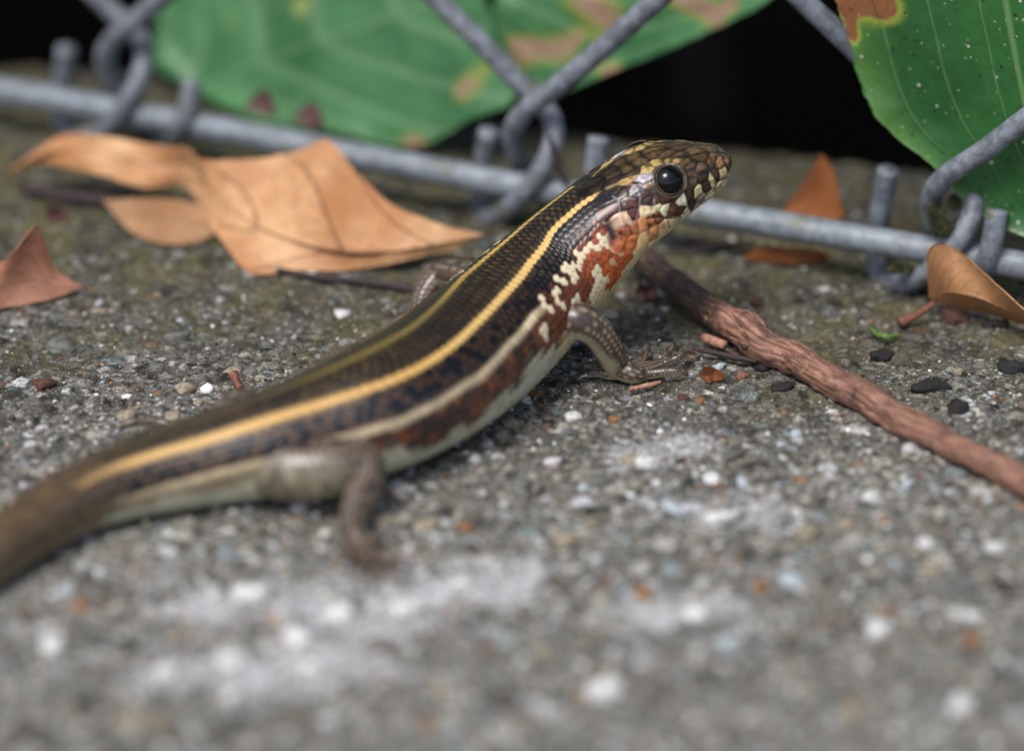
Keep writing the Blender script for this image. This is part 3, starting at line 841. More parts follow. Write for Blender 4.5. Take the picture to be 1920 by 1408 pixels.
dry('dry_leaf', [[(1390, 486, 1)], [(1430, 478, 1.5), (1428, 462, 3), (1432, 490, .3)], [(1485, 480, 1.6), (1480, 464, 3), (1488, 494, .3)], [(1530, 482, 1.4), (1532, 468, 2.5), (1535, 492, .3)], [(1560, 480, .8)]],
    'dry_orange', 'small orange leaf scrap flat under the fence rail', 15, .2)
for k, rows in enumerate(([[(455, 205, 3)], [(480, 195, 4), (490, 168, 5), (500, 215, 3)], [(520, 215, 3)]], [[(545, 225, 3)], [(575, 215, 4), (582, 192, 5), (590, 240, 3)], [(610, 238, 3)]])):
    dry('dry_leaf', rows, 'red_leaf', ('dark red leaf scrap behind the rail, against the notched green leaf', 'dull red leaf scrap behind the rail, above the tip of the curled dry leaf')[k], 30 + k, .2, f=PF, nu=20, nv=8)
for k, (px, py, lab) in enumerate(((105, 402, 'rusty brown leaf crumb between the pinkish leaf and the curled dry leaf'), (1335, 702, 'amber leaf crumb just beyond the skink\'s longest front toe'), (1212, 548, 'dark rusty leaf crumb under the skink\'s throat'))):
    dry('leaf_crumb', [[(px - 22, py + 4, .6)], [(px - 9, py + 2, .9), (px - 14, py - 13, 2.6), (px - 5, py + 15, .2)], [(px + 6, py - 1, .8), (px + 15, py - 9, 1.2), (px + 5, py + 11, .2)], [(px + 22, py + 7, .8)]],
        'dry_orange' if k == 1 else 'red_leaf', lab, 40 + k, .7, nu=24, nv=8, edge=1.2)

# ================================================================== STICKS AND LITTER
def stick(name, pts, rad, mat, label, seg=18, step=.7, rough=.12, seed=0, freq=.22, cat='twig'):
    V, F, s_, th = tube(pts, rad, seg, step, rough=rough, seed=seed, freq=freq)
    base = pts[-1]
    o = mesh_obj(name, V - base, F, MT[mat], None, True, None, np.stack([s_, th], -1))
    o.location = base * MM
    tag(o, label, cat)
    return o
tw = [(1178, 462, 4.5, 1.9), (1225, 500, 4.0, 2.1), (1290, 552, 3.4, 2.35), (1350, 592, 3.0, 2.6), (1408, 630, 3.0, 3.05), (1432, 650, 2.9, 2.75), (1470, 662, 2.7, 2.45), (1520, 690, 2.6, 2.55), (1600, 733, 2.5, 2.5), (1690, 785, 2.4, 2.35), (1790, 838, 2.3, 2.25), (1920, 905, 2.3, 2.2), (2060, 985, 2.2, 2.0), (2180, 1050, 2.0, 1.6)]
STICK = stick('fallen_stick', [PZ(a, b, c) for a, b, c, r in tw], [r * 1.05 for *_, r in tw], 'bark', 'thick reddish-brown stick with peeling bark lying beside the skink', 44, .28, .34, 2, .24, 'stick')
_k = [PZ(1404, 640, 3.6), PZ(1412, 652, 2.4), PZ(1420, 664, 1.2), PZ(1424, 674, .5)]
V, F, s_, th = tube(_k, [1.9, 1.1, .7, .5], 14, .3, rough=.3, seed=6)
_b = mesh_obj('broken_side_shoot', V, F, MT['bark'], None, True, None, np.stack([s_, th], -1)); bpy.context.view_layer.update(); _b.parent = STICK; _b.matrix_parent_inverse = STICK.matrix_world.inverted()
stick('thin_twig', [PZ(a, b, .9) for a, b in ((520, 506), (580, 518), (660, 526), (740, 537), (800, 548))], [.5, .6, .65, .6, .4], 'dark_stem', 'thin dark twig running from the large curled leaf to the skink', 10, .6, .1, 5)
stick('thin_twig', [PZ(a, b, 1.2) for a, b in ((40, 352), (110, 366), (180, 374), (260, 378), (330, 372))], [.9, 1.1, 1.2, 1.0, .6], 'dark_stem', 'thick purplish twig tucked under the curled end of the large dry leaf', 10, .6, .15, 6)
stick('thin_twig', [PZ(a, b, 1) for a, b in ((1235, 474), (1300, 467), (1360, 460), (1420, 455))], [.35, .4, .4, .3], 'dark_stem', 'hair-thin dark twig between the stick and the fence rail', 8, .6, .1, 7)
stick('thin_twig', [PF(a, b, -4.5) for a, b in ((1062, 345), (1050, 318), (1038, 285), (1030, 250))], [.55, .7, .6, .35], 'dark_stem', 'short upright twig caught in the fence wire behind the skink\'s neck', 8, .6, .2, 8)
stick('thin_twig', [PZ(a, b, 1) for a, b in ((1300, 655), (1340, 662), (1385, 672), (1420, 678))], [.3, .5, .6, .3], 'dark_stem', 'flat dark sliver in front of the skink\'s toes, touching the stick', 8, .5, .2, 9)
stick('wood_chip', [PZ(1318, 632, 1.2), PZ(1338, 640, 1.3), PZ(1360, 648, 1.3)], [.7, .85, .8], 'husk_pink', 'pale pink wood chip beside the bend of the stick', 10, .35, .15, 10, cat='chip')
stick('wood_chip', [PZ(1180, 730, .6), PZ(1210, 724, .7), PZ(1238, 717, .6)], [.35, .5, .35], 'husk_pink', 'thin straw chip under the skink\'s front foot', 8, .35, .15, 11, cat='chip')
stick('wood_chip', [PZ(438, 702, 1.5), PZ(443, 715, 1.0), PZ(450, 728, .7)], [.95, .6, .6], 'husk', 'small brown husk chip beside the skink\'s back', 9, .3, .2, 12, cat='chip')

def lump(name, px, py, wpx, hpx, mat, label, cat, rot=0.0, k=0, bend=0.0, flat=.7):
    V, F = ICO2[0].copy(), ICO2[1]
    n = fbm(V[:, 0] * 1.3 + k * 5, V[:, 1] * 1.3, V[:, 2] * 1.3, 3, 60 + k)
    V = V * (1 + .7 * n)[:, None]
    p = PZ(px, py, 0.3); sc = FPX / ((p - CAM) @ FW)
    rx, ry = .84 * wpx / sc / 2, .84 * hpx / sc / 2 / .75
    V = V * np.array([rx, ry, min(rx, ry) * flat])
    V[:, 1] += bend * (V[:, 0] / rx) ** 2 * rx
    c, s = math.cos(rot), math.sin(rot)
    V[:, :2] = V[:, :2] @ np.array([[c, s], [-s, c]])
    z = float(ground_h(np.array([p[0]]), np.array([p[1]]))[0])
    o = mesh_obj(name, V, F, MT[mat])
    o.location = np.array([p[0], p[1], z + min(rx, ry) * flat * .25]) * MM
    tag(o, label, cat)
    return o
lump('dark_seed', 1895, 692, 80, 34, 'seed_dark', 'curved glossy black pod beyond the stick', 'pod', -.5, 1, .5)
lump('dark_seed', 1745, 725, 80, 34, 'seed_dark', 'long dull black seed beyond the middle of the stick', 'seed', .25, 2)
lump('dark_seed', 1795, 765, 56, 40, 'seed_dark', 'round dull black seed close behind the stick', 'seed', 0, 3)
lump('dark_seed', 1500, 556, 22, 14, 'seed_dark', 'tiny black seed on mossy concrete between rail and stick', 'seed', 0, 4)
lump('dark_seed', 1418, 562, 34, 24, 'stone_brown', 'dark red seed on mossy concrete behind the stick', 'seed', 0, 5)
lump('dark_seed', 1432, 684, 44, 30, 'seed_dark', 'black seed wedged against the near side of the stick', 'seed', 0, 6)
lump('dark_seed', 1468, 722, 56, 26, 'seed_dark', 'black seed lying just in front of the stick', 'seed', .2, 7)
lump('dark_seed', 1655, 665, 60, 36, 'seed_dark', 'lumpy dark brown seed behind the stick among moss', 'seed', .2, 8)
lump('dark_seed', 1868, 606, 60, 26, 'seed_dark', 'glossy black seed tucked under the smooth tan leaf', 'seed', 0, 9)
lump('brown_husk', 1790, 588, 60, 40, 'stone_brown', 'crumbly red-brown husk under the smooth tan leaf', 'husk', 0, 10)
lump('brown_husk', 1735, 830, 20, 26, 'stone_white', 'tiny white seed sitting against the near side of the stick', 'seed', 0, 11)
lump('brown_husk', 1395, 700, 40, 18, 'husk', 'tan husk by the skink\'s toes near the stick', 'husk', .5, 12)

def moss(name, spots, n, label, mat='moss', size=.55):
    vs, fs, k = [], [], 0
    for (c, r) in spots:
        for _ in range(n):
            d = RNG.normal(size=3); d /= np.linalg.norm(d)
            p = c + d * np.asarray(r) * RNG.random() ** .4
            a = RNG.normal(size=3); a /= np.linalg.norm(a); b = np.cross(a, RNG.normal(size=3)); b /= np.linalg.norm(b)
            L = size * RNG.uniform(.6, 1.4)
            q = np.array([p - b * L * .22, p + b * L * .22, p + a * L, p + a * L * .5 + np.cross(a, b) * L * .15])
            vs.append(q); fs += [[4*k, 4*k+1, 4*k+3], [4*k+1, 4*k+2, 4*k+3], [4*k+2, 4*k, 4*k+3]]; k += 1
    o = mesh_obj(name, np.concatenate(vs), np.array(fs), MT[mat], None, False)
    tag(o, label, 'moss', kind='stuff')
    return o
moss('moss', [(PF(1752, 400, -2), (2.0, 1.6, 3.2)), (PF(1768, 430, -3.2), (2.2, 1.2, 1.6)), (PF(1690, 503, -3.5), (2.5, 1.0, 1.0)), (PF(1790, 380, 0), (1.2, 1.2, 1.6))], 500, 'olive moss tuft grown into the fence knuckle by the rail')
V, F, s_, th = tube([PZ(a, b, c) for a, b, c in ((1634, 616, 1.0), (1645, 626, 1.2), (1662, 632, 1.2), (1688, 630, .9))], [.35, .6, .6, .3], 8, .3, rough=.3, seed=4)
tag(mesh_obj('green_sprig', V, F, MT['lime_green']), 'bright lime-green curled sprig on mossy concrete behind the stick', 'sprig')

# ================================================================== SKINK
def imbricate(s, th, N, Ls, h0):
    """overlapping scales with their free edge towards the tail.
    returns height, scale centre (s, theta), distance to free edge, across-scale coordinate"""
    phi = th / (2 * np.pi) * N
    best = np.full(s.shape, -1.0); cs = np.zeros_like(s); ct = np.zeros_like(s); ed = np.zeros_like(s); ac = np.zeros_like(s)
    r0 = np.round(phi)
    for dj in (-1, 0, 1):
        j = r0 + dj
        off = np.where(np.mod(j, 2) == 0, 0.0, .5)
        b = phi - j
        t = s / Ls - off
        for di in (0, 1):
            i = np.floor(t) - di
            x = t - i                                  # in scale lengths
            e = 1.5 * (1 - .42 * (np.abs(b) / .62) ** 2.2)
            ok = (np.abs(b) < .66) & (x < e)
            hh = np.where(ok, x / 1.5, -1)
            up = hh > best
            best = np.where(up, hh, best)
            cs = np.where(up, (i + off + .85) * Ls, cs); ct = np.where(up, j / N * 2 * np.pi, ct)
            ed = np.where(up, e - x, ed); ac = np.where(up, b, ac)
    best = np.maximum(best, 0)
    h = h0 * (best ** 1.2 - .35 * (ac / .62) ** 2)
    return h, cs, ct, ed, ac

SK = []     # (V, F, col) pieces of the body surface
def build_skink():
    # centre line: photo pixel, then either depth ('d') or height ('z'), half width, half height up, half height down
    ctl = [(1369, 297, 'd', 5.5, 2.9, 2.3, 2.6), (1348, 303, 'd', 5.0, 3.9, 3.0, 3.3), (1315, 316, 'd', 4.0, 5.5, 4.5, 4.6), (1262, 335, 'd', 2.8, 7.4, 6.1, 6.0), (1208, 362, 'd', 1.8, 8.5, 6.8, 7.0),
           (1152, 402, 'd', 1.2, 8.9, 7.2, 7.6), (1098, 450, 'd', .8, 9.2, 8.0, 8.4), (1042, 505, 'd', -.3, 9.8, 8.8, 8.8), (985, 562, 'z', 13.4, 10.9, 9.2, 9.4), (920, 625, 'z', 11.2, 11.6, 9.6, 9.8),
           (850, 683, 'z', 10.2, 12.0, 9.8, 9.6), (770, 733, 'z', 9.8, 12.0, 9.7, 9.4), (680, 774, 'z', 9.6, 11.7, 9.4, 9.2), (590, 806, 'z', 8.8, 10.0, 8.6, 8.6), (490, 836, 'z', 8.0, 8.8, 7.7, 7.8),
           (380, 863, 'z', 7.0, 7.4, 6.7, 6.8), (270, 891, 'z', 6.1, 6.3, 5.9, 6.0), (160, 929, 'z', 5.3, 5.4, 5.2, 5.2), (60, 984, 'z', 4.8, 4.8, 4.7, 4.7), (-40, 1050, 'z', 4.5, 4.5, 4.4, 4.4)]
    C, W, Ht, Hb = [], [], [], []
    for px, py, kd, q, a, b, c in ctl:
        C.append(P(px, py, q) if kd == 'd' else PZ(px, py, q)); W.append(a); Ht.append(b); Hb.append(c)
    d = C[-1] - C[-2]; d[2] = 0; d /= np.linalg.norm(d)
    p = C[-1]
    for k in range(1, 9):               # the tail goes on out of the picture and thins to a point
        a = math.radians(7 * k); dd = np.array([d[0]*math.cos(a) + d[1]*math.sin(a), -d[0]*math.sin(a) + d[1]*math.cos(a), 0])
        p = p + dd * 17; r = 4.4 * (1 - k / 8.3)
        p = p.copy(); p[2] = max(r, .3) + .1
        C.append(p); W.append(r); Ht.append(r); Hb.append(r)
    C = np.array(C); x = chord(C)
    q = np.concatenate([np.geomspace(.02, 1.2, 14), np.arange(1.35, 32, .13), np.arange(32, 125, .19), np.arange(125, 165, .35), np.arange(165, x[-1], 1.0)])
    Cc = spline(C, x, q); w_, ht, hb = (spline(np.array(k), x, q) for k in (W, Ht, Hb))
    s1 = 3.2
    cap = np.where(q < s1, np.sqrt(np.clip(1 - (1 - q / s1) ** 2, 1e-6, 1)), 1.0)
    w_, ht, hb = w_ * cap, ht * cap, hb * cap
    T, U, L = frames(Cc)
    # keep the frame calm at the snout
    seg = 320
    th = (np.arange(seg) / seg) * 2 * np.pi - np.pi
    S, TH = np.meshgrid(q, th, indexing='ij')
    ct, st = np.cos(TH), np.sin(TH)
    pw = .86                                   # a little squarer than an ellipse
    sx = np.sign(st) * np.abs(st) ** pw; cz = np.sign(ct) * np.abs(ct) ** pw
    hh = np.where(ct > 0, ht[:, None], hb[:, None])
    # head: flat crown with angular brow, jaw drawn in below
    headf = sstep(30, 20, S) * sstep(1.0, 5, S)
    crown = headf * np.exp(-((np.degrees(np.abs(TH)) - 42) / 16) ** 2) * .045
    rad = 1 + crown
    V0 = Cc[:, None] + L[:, None] * (w_[:, None] * sx * rad)[..., None] + U[:, None] * (hh * cz * rad)[..., None]
    du = np.gradient(V0, axis=0); dv = (np.roll(V0, -1, 1) - np.roll(V0, 1, 1))
    N = np.cross(dv, du); N /= np.linalg.norm(N, axis=2)[..., None] + 1e-12
    if ((V0 - Cc[:, None]) * N).sum() < 0: N = -N
    nr = len(q)
    A = np.degrees(np.abs(TH))
    # --- find surface points from photo pixels (visible side), then mirror them to the far side
    PX, DEP = proj(V0.reshape(-1, 3)); PX = PX.reshape(nr, seg, 2)
    facing = ((V0 - CAM) * N).sum(-1) < 0
    hm = facing & (S < 62)
    idx = np.argwhere(hm); PXm = PX[hm]
    def pick(X, Y):
        a, b = 980 + X / 3.52, 240 + Y / 3.52        # traced on an enlargement of the head
        k = np.argmin(((PXm - np.array([a, b])) ** 2).sum(1))
        i, j = idx[k]
        return i, j
    def mirror(j):
        return (seg - j) % seg
    # --- where the stripes run, read off the photograph as angles round the trunk
    fidx = np.argwhere(facing); PXf = PX[facing]
    def trace(pts):
        o = []
        for a, b in pts:
            k = np.argmin(((PXf - np.array([a, b])) ** 2).sum(1)); i, j = fidx[k]
            o.append((q[i], np.degrees(th[j])))
        o = np.array(sorted(o))
        y = np.interp(q, o[:, 0], o[:, 1])
        g = np.arange(0, q[-1], .5); yg = np.interp(g, q, y)
        kw = np.exp(-(np.arange(-24, 25) / 10.0) ** 2); kw /= kw.sum()
        return np.interp(q, g, np.convolve(np.pad(yg, 24, mode='edge'), kw, 'valid'))
    a_med = trace([(1105, 330), (1018, 370), (958, 422), (894, 493), (839, 553), (782, 608), (718, 645), (651, 678), (560, 717)])
    a_dl = trace([(1162, 345), (1133, 356), (1105, 371), (1079, 388), (1057, 413), (1037, 436), (1008, 473), (980, 515), (940, 559), (904, 594), (857, 642), (797, 685), (738, 713), (679, 733), (619, 752), (560, 770), (511, 780), (426, 812), (298, 850), (213, 876), (158, 902)])
    a_lat = trace([(999, 594), (972, 630), (940, 665), (896, 709), (837, 749), (778, 780), (718, 804), (659, 818), (426, 885), (298, 922)])
    a_med = a_med.clip(-26, 6); d_dl = (a_dl - a_med).clip(26, 60); d_lat = np.maximum((a_lat - a_med).clip(60, 105), d_dl + 24)
    # scale rows run with the stripes
    rel = (np.degrees(TH) - a_med[:, None] + 180) % 360 - 180
    ar = np.abs(rel)
    k1, k2 = d_dl[:, None] + 0 * ar, d_lat[:, None] + 0 * ar
    psi = np.where(ar < k1, ar / k1 * 40, np.where(ar < k2, 40 + (ar - k1) / (k2 - k1) * 40, 80 + (ar - k2) / (180 - k2) * 100))
    PSI = np.radians(psi * np.sign(rel))
    warp_q = np.interp(q, [0, 20, 32, 60, 110, 170, 400], [0, 17, 28.5, 50.5, 84, 122, 280])   # scales are smaller on the neck
    Ls = 1.12; NR = 45
    SW = np.interp(S, q, warp_q)
    Hs, cs, ctt, ed, ac = imbricate(SW, PSI, NR, Ls, 1.0)
    A = psi
    amp = np.interp(S, [0, 18, 30, 60, 120, 400], [.05, .08, .15, .20, .19, .15])
    disp = Hs * amp
    sc_s = np.interp(cs, warp_q, q)                      # scale centre, true arc length
    sc_a = np.degrees(np.abs((ctt + np.pi) % (2 * np.pi) - np.pi))
    sid = np.floor(cs / Ls * 2 + .5); tid = np.round(ctt / (2 * np.pi) * NR)
    rnd = hash3(sid, tid, 0 * sid, 3); rnd2 = hash3(sid, tid, 0 * sid + 1, 8)
    # 3D position of each scale's centre, for blotches
    ci = np.clip(np.searchsorted(q, sc_s), 0, nr - 1)
    p2, sg = sc_a, np.sign((ctt + np.pi) % (2 * np.pi) - np.pi)
    arc_ = np.where(p2 < 40, p2 / 40 * d_dl[ci], np.where(p2 < 80, d_dl[ci] + (p2 - 40) / 40 * (d_lat - d_dl)[ci], d_lat[ci] + (p2 - 80) / 100 * (180 - d_lat[ci])))
    cj = np.round(((arc_ * sg + a_med[ci] + 180) % 360) / 360 * seg).astype(int) % seg
    SCP = V0[ci, cj]
    # --- colours by scale
    def c3(c): return lin(c)[None, None, :]
    def mixc(a, b, f): return a + (b - a) * f[..., None]
    dark, black = c3((20, 15, 12)), c3((15, 11, 11))
    olive, gold = c3((118, 95, 52)), c3((216, 180, 108))
    col = np.zeros(V0.shape) + dark
    spotc = np.exp(-((ac) / .44) ** 4) * np.exp(-((ed - .42) / .20) ** 2)
    dors = (sc_a < 36)
    dens = np.interp(sc_s, [20, 30, 50, 70, 90, 130], [.55, .62, .7, .5, .85, 1.0])
    col = mixc(col, olive, np.where(dors, spotc * dens * (.35 + .75 * rnd), 0).clip(0, 1))
    lat = (sc_a > 44) & (sc_a < 76)
    col = np.where(lat[..., None], black + 0 * col, col)
    col = mixc(col, c3((122, 88, 54)), np.where(lat, spotc * (rnd > .4) * np.interp(sc_s, [25, 45, 60, 85, 100, 130], [.2, .3, .4, .6, 1, 1]), 0))
    # median stripe
    med = np.exp(-(sc_a / 3.0) ** 4) * np.exp(-(ac / .52) ** 8) * sstep(21, 25, sc_s)
    medc = mixc(c3((196, 158, 82)) + 0 * col, c3((122, 104, 50)) + 0 * col, sstep(45, 70, sc_s))
    medc = mixc(medc, c3((80, 70, 40)) + 0 * col, sstep(82, 110, sc_s))
    col = mixc(col, medc, med * np.interp(ed, [0, .12, .3], [.35, .8, 1]))
    # dorsolateral stripe, broader over the hips
    dl = (np.abs(sc_a - 40) < 4.0) * np.exp(-(ac / .6) ** 10) * sstep(18, 21, sc_s)
    dl2 = sstep(84, 112, sc_s) * np.exp(-((A - 40 - .8 * np.cos(np.pi * 2 * SW / Ls)) / 6.6) ** 4)
    dlc = mixc(gold + 0 * col, c3((216, 170, 96)) + 0 * col, sstep(60, 100, sc_s))
    dlc = mixc(dlc, c3((206, 166, 96)) + 0 * col, sstep(118, 140, sc_s))
    col = mixc(col, dlc, np.maximum(dl * np.interp(ed, [0, .10, .25], [.5, .85, 1]), dl2 * np.interp(ed, [0, .15], [.75, 1])))
    # flank below: rust and dark, pale lateral stripe behind the shoulder
    fl = (sc_a >= 76) & (sc_a < 116)
    rust = mixc(c3((124, 68, 38)) + 0 * col, c3((48, 32, 26)) + 0 * col, (1.1 * rnd).clip(0, 1))
    rust = mixc(rust, black + 0 * col, sstep(.35, .0, ed) * .75)
    rust = mixc(rust, c3((150, 138, 112)) + 0 * col, sstep(92, 122, sc_s) * (.35 + .5 * rnd2))
    col = np.where(fl[..., None], rust, col)
    ls_on = sstep(51, 54, sc_s) * (1 - sstep(120, 140, sc_s))
    ls = np.exp(-((A - 80 - 1.5 * vnoise(S / 3, 0 * S, seed=3)) / 4.6) ** 4) * ls_on
    col = mixc(col, mixc(c3((208, 186, 148)) + 0 * col, c3((180, 164, 132)) + 0 * col, rnd), ls * np.interp(ed, [0, .15], [.7, 1]))
    belly = sstep(103, 111, sc_a + 5 * (rnd - .5) + 9 * vnoise(sc_s / 3.5, 0 * sc_s, seed=9) + 8 * sstep(95, 120, sc_s) - 9 * sstep(95, 75, sc_s))
    bel = mixc(c3((204, 200, 172)) + 0 * col, c3((166, 164, 140)) + 0 * col, rnd * .9)
    bel = mixc(bel, bel * .6, sstep(.25, .0, ed) * .6)
    col = mixc(col, bel, belly * sstep(46, 54, sc_s))
    # neck: dark above, burnt orange below, cream throat
    nk = (sc_s < 56)
    t_or = sstep(66, 92, sc_a + 22 * (rnd - .5))
    orange = mixc(c3((184, 88, 38)) + 0 * col, c3((104, 54, 32)) + 0 * col, sstep(27, 46, sc_s + 14 * (rnd - .3)))
    orange = mixc(orange, c3((60, 26, 16)) + 0 * col, sstep(.30, .0, ed) * .8)
    nkc = mixc(black + 0 * col, orange, t_or)
    thr = sstep(107, 118, sc_a + 8 * (rnd - .5) - 8 * sstep(20, 30, sc_s))
    nkc = mixc(nkc, mixc(c3((214, 196, 150)) + 0 * col, c3((196, 178, 128)) + 0 * col, rnd), thr)
    nmask = nk & (sc_a > 58)
    col = mixc(col, nkc, np.where(nmask, 1 - sstep(50, 56, sc_s), 0.0))
    cream = c3((226, 208, 172)) + 0 * col
    def blotch(X, Y, r, cc):
        nonlocal col
        i, j = pick(X, Y)
        for jj in (j, mirror(j)):
            m = (((SCP - V0[i, jj]) ** 2).sum(-1) < (r * (.62 + .55 * rnd2)) ** 2) & (S > 14) & (S < 70)
            col = np.where(m[..., None], cc * np.interp(ed, [0, .12], [.72, 1])[..., None], col)
    for X, Y, r in ((385, 835, 1.25), (370, 900, 1.0), (330, 945, 1.1), (285, 930, 1.2), (350, 995, .9), (240, 1000, 1.0), (215, 1080, 1.1), (240, 1165, 1.3), (265, 1195, .9), (205, 1200, .9),
                    (490, 775, 1.1), (530, 730, 1.1), (575, 750, 1.1), (600, 815, 1.1), (480, 950, 1.1), (535, 965, 1.3), (500, 1010, 1.0), (465, 1060, 1.0), (455, 1120, 1.0),
                    (130, 1130, 1.1), (135, 1170, .9), (350, 1135, .9), (60, 1260, 1.0), (20, 1320, 1.0), (130, 1340, 1.3), (160, 1385, 1.1), (560, 610, 1.0)):
        blotch(X, Y, r, cream)
    for X, Y, r in ((640, 900, 1.9), (690, 860, 1.8), (620, 970, 1.8), (580, 1030, 1.6), (560, 910, 1.5), (690, 790, 1.2), (560, 860, 1.4)):
        blotch(X, Y, r, mixc(c3((192, 96, 42)) + 0 * col, c3((140, 66, 32)) + 0 * col, rnd))
    # tail: stripes fade to brown
    tl = sstep(129, 146, S + 5 * vnoise(S / 4, TH * 3, seed=31))
    tailc = mixc(c3((108, 86, 58)) + 0 * col, c3((52, 41, 31)) + 0 * col, (.9 * rnd).clip(0, 1))
    tailc = mixc(tailc, c3((150, 138, 104)) + 0 * col, sstep(80, 130, A) * .6)
    col = mixc(col, tailc, tl)
    # dark line round every scale's free edge
    col = mixc(col, col * .45, sstep(.20, .02, ed) * .8 * (A < 108))
    # --- head plates
    BR, OL, DK = (88, 68, 40), (104, 82, 48), (58, 43, 28)
    plates = [(745, 128, OL), (900, 110, OL), (1030, 125, BR), (870, 168, OL), (1010, 178, BR), (1130, 150, OL), (1235, 128, OL), (1310, 145, BR), (1195, 195, OL),
              (1350, 215, (120, 88, 66)), (1372, 175, (104, 76, 50)), (1245, 205, (120, 88, 56)), (1175, 262, (112, 82, 56)), (1300, 235, (134, 100, 70)), (1110, 250, OL), (1115, 300, (110, 84, 52)), (1085, 370, (120, 92, 60)),
              (900, 240, (168, 142, 88)), (955, 222, (140, 116, 70)), (1010, 220, (150, 124, 76)), (1065, 230, (112, 90, 56)), (840, 275, (176, 150, 92)), (720, 195, OL), (600, 215, BR), (690, 265, BR), (560, 285, BR),
              (450, 300, BR), (600, 335, DK), (480, 365, DK), (705, 330, (178, 146, 86)), (795, 335, (176, 166, 178)), (820, 385, (120, 92, 60)), (770, 400, (130, 120, 122)),
              (800, 440, (94, 62, 42)), (830, 478, (84, 52, 36)), (740, 385, (98, 70, 42)), (660, 425, (62, 38, 27)), (590, 440, (48, 30, 22)), (700, 500, (100, 52, 32)), (720, 570, (120, 62, 38)), (615, 530, (88, 46, 30)),
              (640, 600, (214, 178, 146)), (690, 590, (210, 174, 140)), (1320, 300, (186, 164, 116)), (1255, 345, (206, 190, 136)), (1160, 420, (208, 194, 142)), (1052, 475, (236, 228, 192)), (1115, 365, (104, 78, 50)), (1190, 330, (60, 44, 30)),
              (1010, 440, (74, 46, 34)), (935, 540, (232, 220, 176)), (880, 530, (226, 210, 160)), (820, 550, (230, 208, 158)), (930, 470, (84, 50, 36)), (870, 490, (100, 62, 42)), (990, 545, (120, 76, 52)), (1030, 560, (70, 46, 36)),
              (1310, 380, (196, 178, 132)), (1230, 455, (206, 188, 146)), (1150, 510, (206, 190, 150)), (1085, 560, (206, 186, 146)), (1180, 470, (150, 118, 104)), (1212, 385, (70, 48, 34)), (1105, 440, (64, 42, 32)), (1125, 520, (80, 54, 46)), (1275, 320, (96, 70, 46)), (1000, 610, (210, 186, 140)), (930, 660, (206, 176, 124)),
              (850, 610, (186, 108, 62)), (790, 640, (206, 140, 92)), (890, 590, (140, 80, 50)), (740, 660, (180, 112, 76)), (870, 690, (200, 138, 88)), (960, 700, (212, 192, 140)), (860, 770, (212, 190, 138)), (800, 730, (216, 176, 120)), (690, 690, (176, 98, 62)), (650, 745, (190, 108, 64)), (720, 740, (192, 112, 62))]
    rows = np.where(q < 42)[0]; r1 = rows[-1] + 1
    VH = V0[:r1].reshape(-1, 3)
    sp, scol, sr = [], [], []
    for X, Y, cc in plates:
        i, j = pick(X, Y)
        for jj in {j, mirror(j)}:
            sp.append(V0[i, jj]); scol.append(lin(cc)); sr.append(.6 if abs(th[jj]) < 1.0 else .95)
    sp = np.array(sp); scol = np.array(scol); kk_ = np.array(sr)
    ax = T[np.searchsorted(q, 12.0)]
    dvec = VH[:, None, :] - sp[None]; al = dvec @ ax
    D = np.sqrt(np.maximum((dvec ** 2).sum(-1) - al ** 2 * (1 - kk_[None] ** 2), 0))
    o2 = np.argpartition(D, 1, axis=1)[:, :2]
    d2 = np.take_along_axis(D, o2, 1); sw = d2[:, 0] > d2[:, 1]
    n1 = np.where(sw, o2[:, 1], o2[:, 0]); n2 = np.where(sw, o2[:, 0], o2[:, 1])
    d1 = np.minimum(d2[:, 0], d2[:, 1]); dd2 = np.maximum(d2[:, 0], d2[:, 1])
    gap = (dd2 - d1) / 2              # distance to the seam between plates
    wob = .12 * vnoise(VH[:, 0] * 1.5, VH[:, 1] * 1.5, VH[:, 2] * 1.5, 71)
    plate_w = (sstep(2.6, 1.9, d1) * sstep(40, 34, np.repeat(q[:r1], seg)))
    pc = scol[n1]
    mott = fbm(VH[:, 0] * 1.3, VH[:, 1] * 1.3, VH[:, 2] * 1.3, 4, 77)
    pc = pc * (1 + .9 * mott)[:, None].clip(.3, 1.6)
    pc = pc * (1 - .55 * sstep(.85, .15, gap + 2.5 * wob) * sstep(.55, .30, pc.sum(1)))[:, None]
    lum = pc.sum(1)
    seam = sstep(.24, .04, gap + wob) * (1 - .6 * sstep(.35, .6, lum) * sstep(15, 19, np.repeat(q[:r1], seg)))
    pc = pc * (1 - (.72 * seam))[:, None]
    ch = col[:r1].reshape(-1, 3)
    ch = ch + (pc - ch) * plate_w[:, None]
    dh = disp[:r1].reshape(-1); ph = .12 * sstep(0, .4, gap + wob) - .05
    dh = dh * (1 - plate_w) + ph * plate_w
    col[:r1] = ch.reshape(r1, seg, 3); disp[:r1] = dh.reshape(r1, seg)
    # --- mouth line, nostril, ear opening, eye sockets
    def groove(pts, depth, width, cc=None, fac=.8):
        nonlocal col, disp
        IJ = [pick(X, Y) for X, Y in pts]
        for mir in (0, 1):
            Q = np.array([V0[i, mirror(j) if mir else j] for i, j in IJ])
            sub = V0[:r1].reshape(-1, 3)
            best = np.full(len(sub), 1e9)
            for a, b in zip(Q[:-1], Q[1:]):
                d = b - a; t = np.clip(((sub - a) @ d) / (d @ d + 1e-9), 0, 1)
                best = np.minimum(best, np.linalg.norm(sub - a - t[:, None] * d, axis=1))
            f = np.exp(-(best / width) ** 2).reshape(r1, seg)
            disp[:r1] -= depth * f
            if cc is not None: col[:r1] = mixc(col[:r1], lin(cc)[None, None] + 0 * col[:r1], f * fac)
